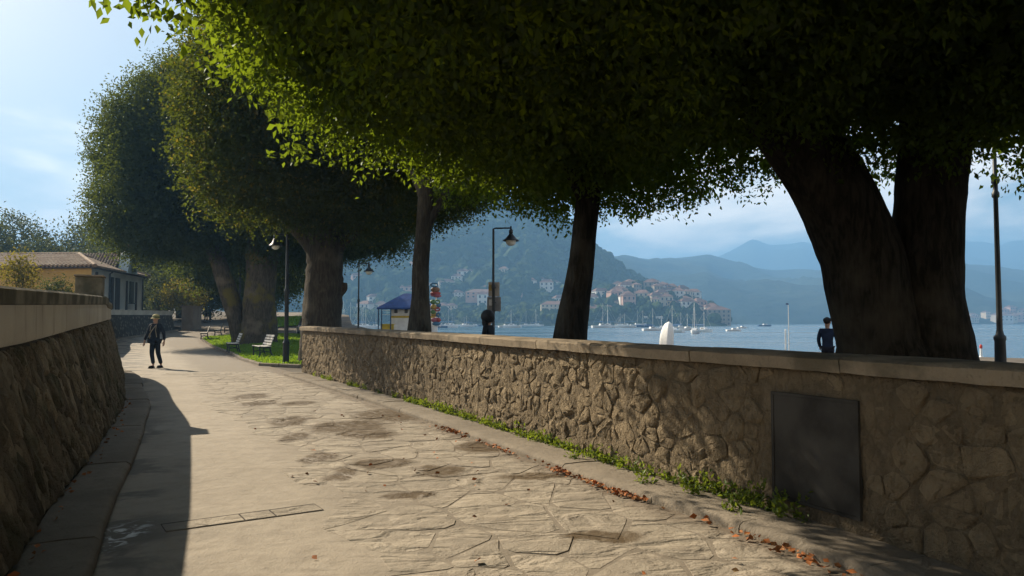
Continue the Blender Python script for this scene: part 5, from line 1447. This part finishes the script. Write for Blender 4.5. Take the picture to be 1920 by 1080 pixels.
def person(loc, rz, label, top, trou, h=1.75, arms=((-.27, -.02), (.27, -.02)), legs=((-.10, 0.), (.10, 0.)), hair='hair_dark', seated=False, group=None, shoes=(.012, .012, .012), bighair=False, fingers=False, lean=0.0):
    """faces -Y; arms: (x of wrist, y of wrist); legs: (x, y) of each foot"""
    T = thing('person', label, 'person', loc, rz, group); s = h / 1.75; T.scale = (s, s, s)
    hipz = .50 if seated else .93; dz = hipz - .93
    def z(v): return v + dz
    L = lean
    J = {'pel': (0, 0, z(.95), .13, .10), 'ch': (0, L * .5, z(1.27), .13, .10), 'nk': (0, L, z(1.47), .055, .055), 'hb': (0, L - .01, z(1.545), .07, .08), 'hm': (0, L - .012, z(1.63), .082, .098), 'ht': (0, L, z(1.715), .06, .075)}
    E = [('pel', 'ch'), ('ch', 'nk'), ('nk', 'hb'), ('hb', 'hm'), ('hm', 'ht')]
    JJ = {'pel': (0, 0, z(.96), .165, .115), 'wa': (0, L * .25, z(1.1), .15, .11), 'ch': (0, L * .5, z(1.3), .175, .12), 'nb': (0, L * .9, z(1.45), .075, .075), 'hem': (0, 0, z(.84), .175, .125)}
    EJ = [('pel', 'wa'), ('wa', 'ch'), ('ch', 'nb'), ('pel', 'hem')]
    for sd, (wx, wy) in zip((-1, 1), arms):
        k = 'L' if sd < 0 else 'R'
        sh = (sd * .185, L * .8, z(1.405)); el = ((sh[0] + wx) / 2 + sd * .04, wy * .35 + L * .4 + .03, z(1.14)); wr = (wx, wy, z(.90))
        J['sh' + k] = (*sh, .05); J['el' + k] = (*el, .038); J['wr' + k] = (*wr, .026); J['pa' + k] = (wx, wy - .015, z(.83), .036, .02)
        E += [('ch', 'sh' + k), ('sh' + k, 'el' + k), ('el' + k, 'wr' + k), ('wr' + k, 'pa' + k)]
        if fingers:
            for q, (fx, fl) in enumerate(((-.026, .075), (-.009, .085), (.009, .08), (.026, .062))):
                J['f%s%d' % (k, q)] = (wx + fx * .4, wy - .02 + fx, z(.80), .009); J['g%s%d' % (k, q)] = (wx + fx * .3, wy - .045 + fx, z(.80 - fl), .007)
                E += [('pa' + k, 'f%s%d' % (k, q)), ('f%s%d' % (k, q), 'g%s%d' % (k, q))]
            J['th' + k] = (wx - sd * .03, wy - .05, z(.83), .010); J['ti' + k] = (wx - sd * .035, wy - .075, z(.79), .008); E += [('pa' + k, 'th' + k), ('th' + k, 'ti' + k)]
        JJ['sh' + k] = (*sh, .07); JJ['el' + k] = (*el, .056); JJ['wr' + k] = (wx, wy, z(.915), .046)
        EJ += [('ch', 'sh' + k), ('sh' + k, 'el' + k), ('el' + k, 'wr' + k)]
    JT = {'pel': (0, 0, z(.93), .155, .115)}; ET = []
    for sd, (fx, fy) in zip((-1, 1), legs):
        k = 'L' if sd < 0 else 'R'
        hp_ = (sd * .085, 0, z(.88))
        if seated: kn, an = (fx, -.42, .50), (fx, -.46 + fy, .10)
        else: kn, an = ((hp_[0] + fx) / 2 + sd * .005, fy * .5 - .05, .50), (fx, fy + .03, .10)
        J['hp' + k] = (*hp_, .085); J['kn' + k] = (*kn, .055); J['an' + k] = (*an, .04); J['to' + k] = (an[0] + sd * .015, an[1] - .15, .035, .035, .03)
        E += [('pel', 'hp' + k), ('hp' + k, 'kn' + k), ('kn' + k, 'an' + k), ('an' + k, 'to' + k)]
        JT['hp' + k] = (*hp_, .105); JT['kn' + k] = (*kn, .075); JT['an' + k] = (an[0], an[1], .13, .062)
        ET += [('pel', 'hp' + k), ('hp' + k, 'kn' + k), ('kn' + k, 'an' + k)]
        m = MB(); m.sphere((an[0] + sd * .01, an[1] - .07, .045), 1, 12, 8, (.05, .14, .05)); m.box((an[0] + sd * .01, an[1] - .07, .012), (.095, .27, .024), 0, .01); m.build('shoe', cloth(shoes), T, True, sm=True)
    bd = skin('body', J, E, M['skin'], T)
    skin('jacket', JJ, EJ, cloth(top), T); skin('trousers', JT, ET, cloth(trou), T)
    hz_ = z(1.645)
    m = MB()
    if bighair: m.sphere((0, L + .02, hz_ + .02), 1, 14, 10, (.17, .17, .17)); m.sphere((0, L + .06, hz_ - .12), 1, 12, 8, (.13, .1, .14))
    else: m.sphere((0, L + .022, hz_ + .035), 1, 14, 10, (.094, .108, .105))
    m.build('hair', M[hair], T, True, sm=True)
    # face
    m = MB(); m.sphere((0, L - .112, hz_ - .03), 1, 8, 6, (.016, .02, .026)); m.build('nose', M['skin'], T, True, sm=True)
    for sd in (-1, 1):
        m = MB(); m.sphere((sd * .034, L - .092, hz_), 1, 8, 6, (.013, .01, .008)); m.build('eye', M['hair_dark'], T, True)
        m = MB(); m.sphere((sd * .088, L + .005, hz_ - .01), 1, 8, 6, (.014, .022, .034)); m.build('ear', M['skin'], T, True)
    m = MB(); m.box((0, L - .098, hz_ - .075), (.045, .012, .01)); m.build('mouth', plain('lip', (.25, .1, .08), .6), T, True)
    return T
wpos = onz(290, 691)
wk = person((wpos.x, wpos.y, 0.012), -.25, 'walker in dark jacket, crossed straps and pale cap coming down the road', (.014, .017, .024), (.012, .016, .026), 1.74, ((-.33, -.10), (.33, .02)), ((-.03, -.06), (.04, .22)), fingers=True)
m = MB(); m.lathe([(.11, 1.64), (.114, 1.69), (.10, 1.745), (.06, 1.775), (.01, 1.785)], (0, .01, 0), 16); M['cap'] = plain('straw_cap', (.42, .36, .16), .85, .15); cp = m.build('cap', M['cap'], wk, True, sm=True)
m = MB(); m.lathe([(.145, 1.632), (.15, 1.642), (.11, 1.66), (.10, 1.65)], (0, -.015, 0), 18); m.build('cap_brim', M['cap'], cp, True, sm=True)
m = MB(); m.lathe([(.1165, 1.655), (.1175, 1.69), (.112, 1.70)], (0, .01, 0), 16); m.build('cap_band', cloth((.03, .06, .03)), cp, True, sm=True)
M['strap'] = plain('strap', (.30, .25, .17), .8, .2)
m = MB(); m.tube([(.10, -.02, 1.46), (.08, -.115, 1.38), (-.02, -.148, 1.24), (-.13, -.14, 1.08), (-.165, -.06, .98)], .016, 6); m.build('strap', M['strap'], wk, True, sm=True)
m = MB(); m.tube([(-.10, -.02, 1.46), (-.09, -.115, 1.38), (-.10, -.14, 1.22)], .013, 6); m.tube([(.11, -.1, 1.40), (.115, -.14, 1.25), (.15, -.12, 1.02)], .012, 6); m.build('strap', M['strap'], wk, True, sm=True)
m = MB(); m.box((-.21, .02, .92), (.09, .24, .20), 0, .03); m.build('shoulder_bag', cloth((.03, .025, .02)), wk, True)
m = MB(); m.tube([(-.33, -.14, .80), (-.44, -.2, .775)], .006, 6); m.build('paper', M['toy_w'], wk, True)
person((at(386, 600, 84).x, 84, gz(-34, 84)), 2.9, 'darker of the two distant walkers at the far end of the road', (.02, .02, .025), (.015, .015, .02), 1.68, legs=((-.08, -.12), (.08, .15)))
person((at(394, 600, 86).x, 86, gz(-34, 86)), 3.2, 'distant walker in blue beside the darker one', (.05, .09, .16), (.03, .04, .07), 1.75, legs=((-.08, .14), (.08, -.12)))
person((at(916, 600, 17).x, 17, .06), 1.2, 'silhouetted person with bushy dark hair behind the parapet', (.012, .012, .014), (.012, .012, .015), 1.66, bighair=True)
pp = person((at(1551, 600, 20).x, 20, -.02), 2.5, 'person in navy jacket and dark cap beside the forked trunk', (.02, .03, .06), (.02, .02, .03), 1.64, ((-.24, -.12), (.24, -.12)))
m = MB(); m.lathe([(.108, 1.66), (.112, 1.70), (.09, 1.75), (.01, 1.775)], (0, .01, 0), 16); m.box((0, -.13, 1.668), (.14, .12, .012), 0, .005); m.build('cap', cloth((.012, .014, .02)), pp, True, sm=True)
person((at(514, 600, 47).x, 47, gz(-15, 47)), 1.0, 'person in grey blue top standing beyond the twin stemmed trunk', (.16, .20, .24), (.05, .06, .09), 1.68)
x, y = benchpos(5)
person((x + .02, y - .2, gz(x, y) + .1), -1.2, 'person in dark clothes sitting on the last bench', (.02, .02, .022), (.015, .015, .018), 1.7, ((-.2, -.2), (.2, -.2)), seated=True)
person((x + .15, y - .85, gz(x, y) + .1), -1.2, 'person in grey sitting nearer on the last bench', (.12, .12, .125), (.02, .02, .025), 1.65, ((-.2, -.2), (.2, -.2)), seated=True)

# ------------------------------------------------------------------ weeds along the parapet, fallen leaves in the gutter
M['weed'] = leaf_mat('weed_leaf', (.07, .12, .02), (.12, .17, .03), (.30, .38, .03), .42, 5)
rw = np.random.default_rng(8); C, o = [], []
s_a, s_b = RW.near(onz(1500, 965, .1)), RW.near(onz(760, 748, .1))
s = s_a
while s < RW.len - 1:
    dens = 1.0 if s < s_b else .25
    if rw.random() < .82 * dens:
        big = rw.uniform(.45, 1.0) * (1.15 if s < s_a + 1.2 else .8)
        for _ in range(int(26 * big)):
            p = RW.at(s + rw.normal() * .09, .045 + abs(rw.normal()) * .05 * big, KERB_Z + abs(rw.normal()) * .065 * big)
            C.append(p[:]); n_ = RW.at(s, 1) - RW.at(s, 0); o.append((n_.x * .5 + rw.normal() * .4, n_.y * .5 + rw.normal() * .4, .9))
    s += rw.uniform(.06, .2)
for s, of in ((s_a + .9, .22), (s_a + 1.5, .3), (s_a + .35, .33), (s_a + 2.7, .26)):
    for _ in range(14):
        p = RW.at(s + rw.normal() * .06, of + rw.normal() * .03, KERB_Z + abs(rw.normal()) * .03); C.append(p[:]); o.append((rw.normal() * .5, rw.normal() * .5, .8))
fr = leaf_frames(np.array(C), np.array(o), 4, .03, .05, -.25, rw)
tag(link('weeds', leaf_mesh('weeds', fr, .24), M['weed']), 'yellow green weeds sprouting along the foot of the parapet', 'weeds', kind='stuff')
t = NT('fallen_leaf'); c = t.mix(t.ramp(t.noise(14, 2), .35, .65), (.42, .13, .03), (.22, .09, .03)); c = t.mix(t.ramp(t.noise(23, 2), .55, .7), c, (.48, .30, .12)); M['dry'] = t.principled(c, .8)
C = []
for _ in range(360):
    s = rw.choice([rw.normal(s_a + 1.75, .22), rw.normal(s_a + 1.3, .12), rw.normal(s_a - .35, .4), rw.normal(s_a + 3.9, .45), rw.normal(s_a + 2.4, .1), rw.normal(s_a + 5.6, .2)])
    if s < 3 or s > RW.len - 2: continue
    p = RW.at(s, .545 + abs(rw.normal()) * .045, .026 + rw.random() * .018); C.append(p[:])
for _ in range(60):
    p = RW.at(rw.uniform(3, 16), .6 + abs(rw.normal()) * 1.2, .03); C.append(p[:])
for _ in range(60):
    p = LW.at(rw.uniform(4, 16), -.03 - abs(rw.normal()) * .05, .1); C.append(p[:])
C = np.array(C); fr = leaf_frames(C, np.tile([0, 0, .1], (len(C), 1)), 1, .008, .06, .0, rw)
fr[1][:, 2] *= .35
tag(link('fallen_leaves', leaf_mesh('fallen_leaves', fr, .3), M['dry']), 'rust brown fallen leaves gathered in the gutter along the kerb', 'leaves', kind='stuff')

# ------------------------------------------------------------------ haze over the lake
m = MB(); m.box((0, 2350, 229), (9000, 5300, 466))
hzb = m.build('haze', None)
t = bpy.data.materials.new('haze'); t.use_nodes = True; t.node_tree.nodes.clear()
ou = t.node_tree.nodes.new('ShaderNodeOutputMaterial'); pv = t.node_tree.nodes.new('ShaderNodeVolumePrincipled')
pv.inputs['Color'].default_value = (.25, .55, 1.0, 1); pv.inputs['Density'].default_value = 5.7e-4; pv.inputs['Anisotropy'].default_value = .1
t.node_tree.links.new(pv.outputs[0], ou.inputs['Volume'])
hzb.data.materials.append(t)
tag(hzb, 'pale blue haze over the lake', 'haze', kind='stuff')
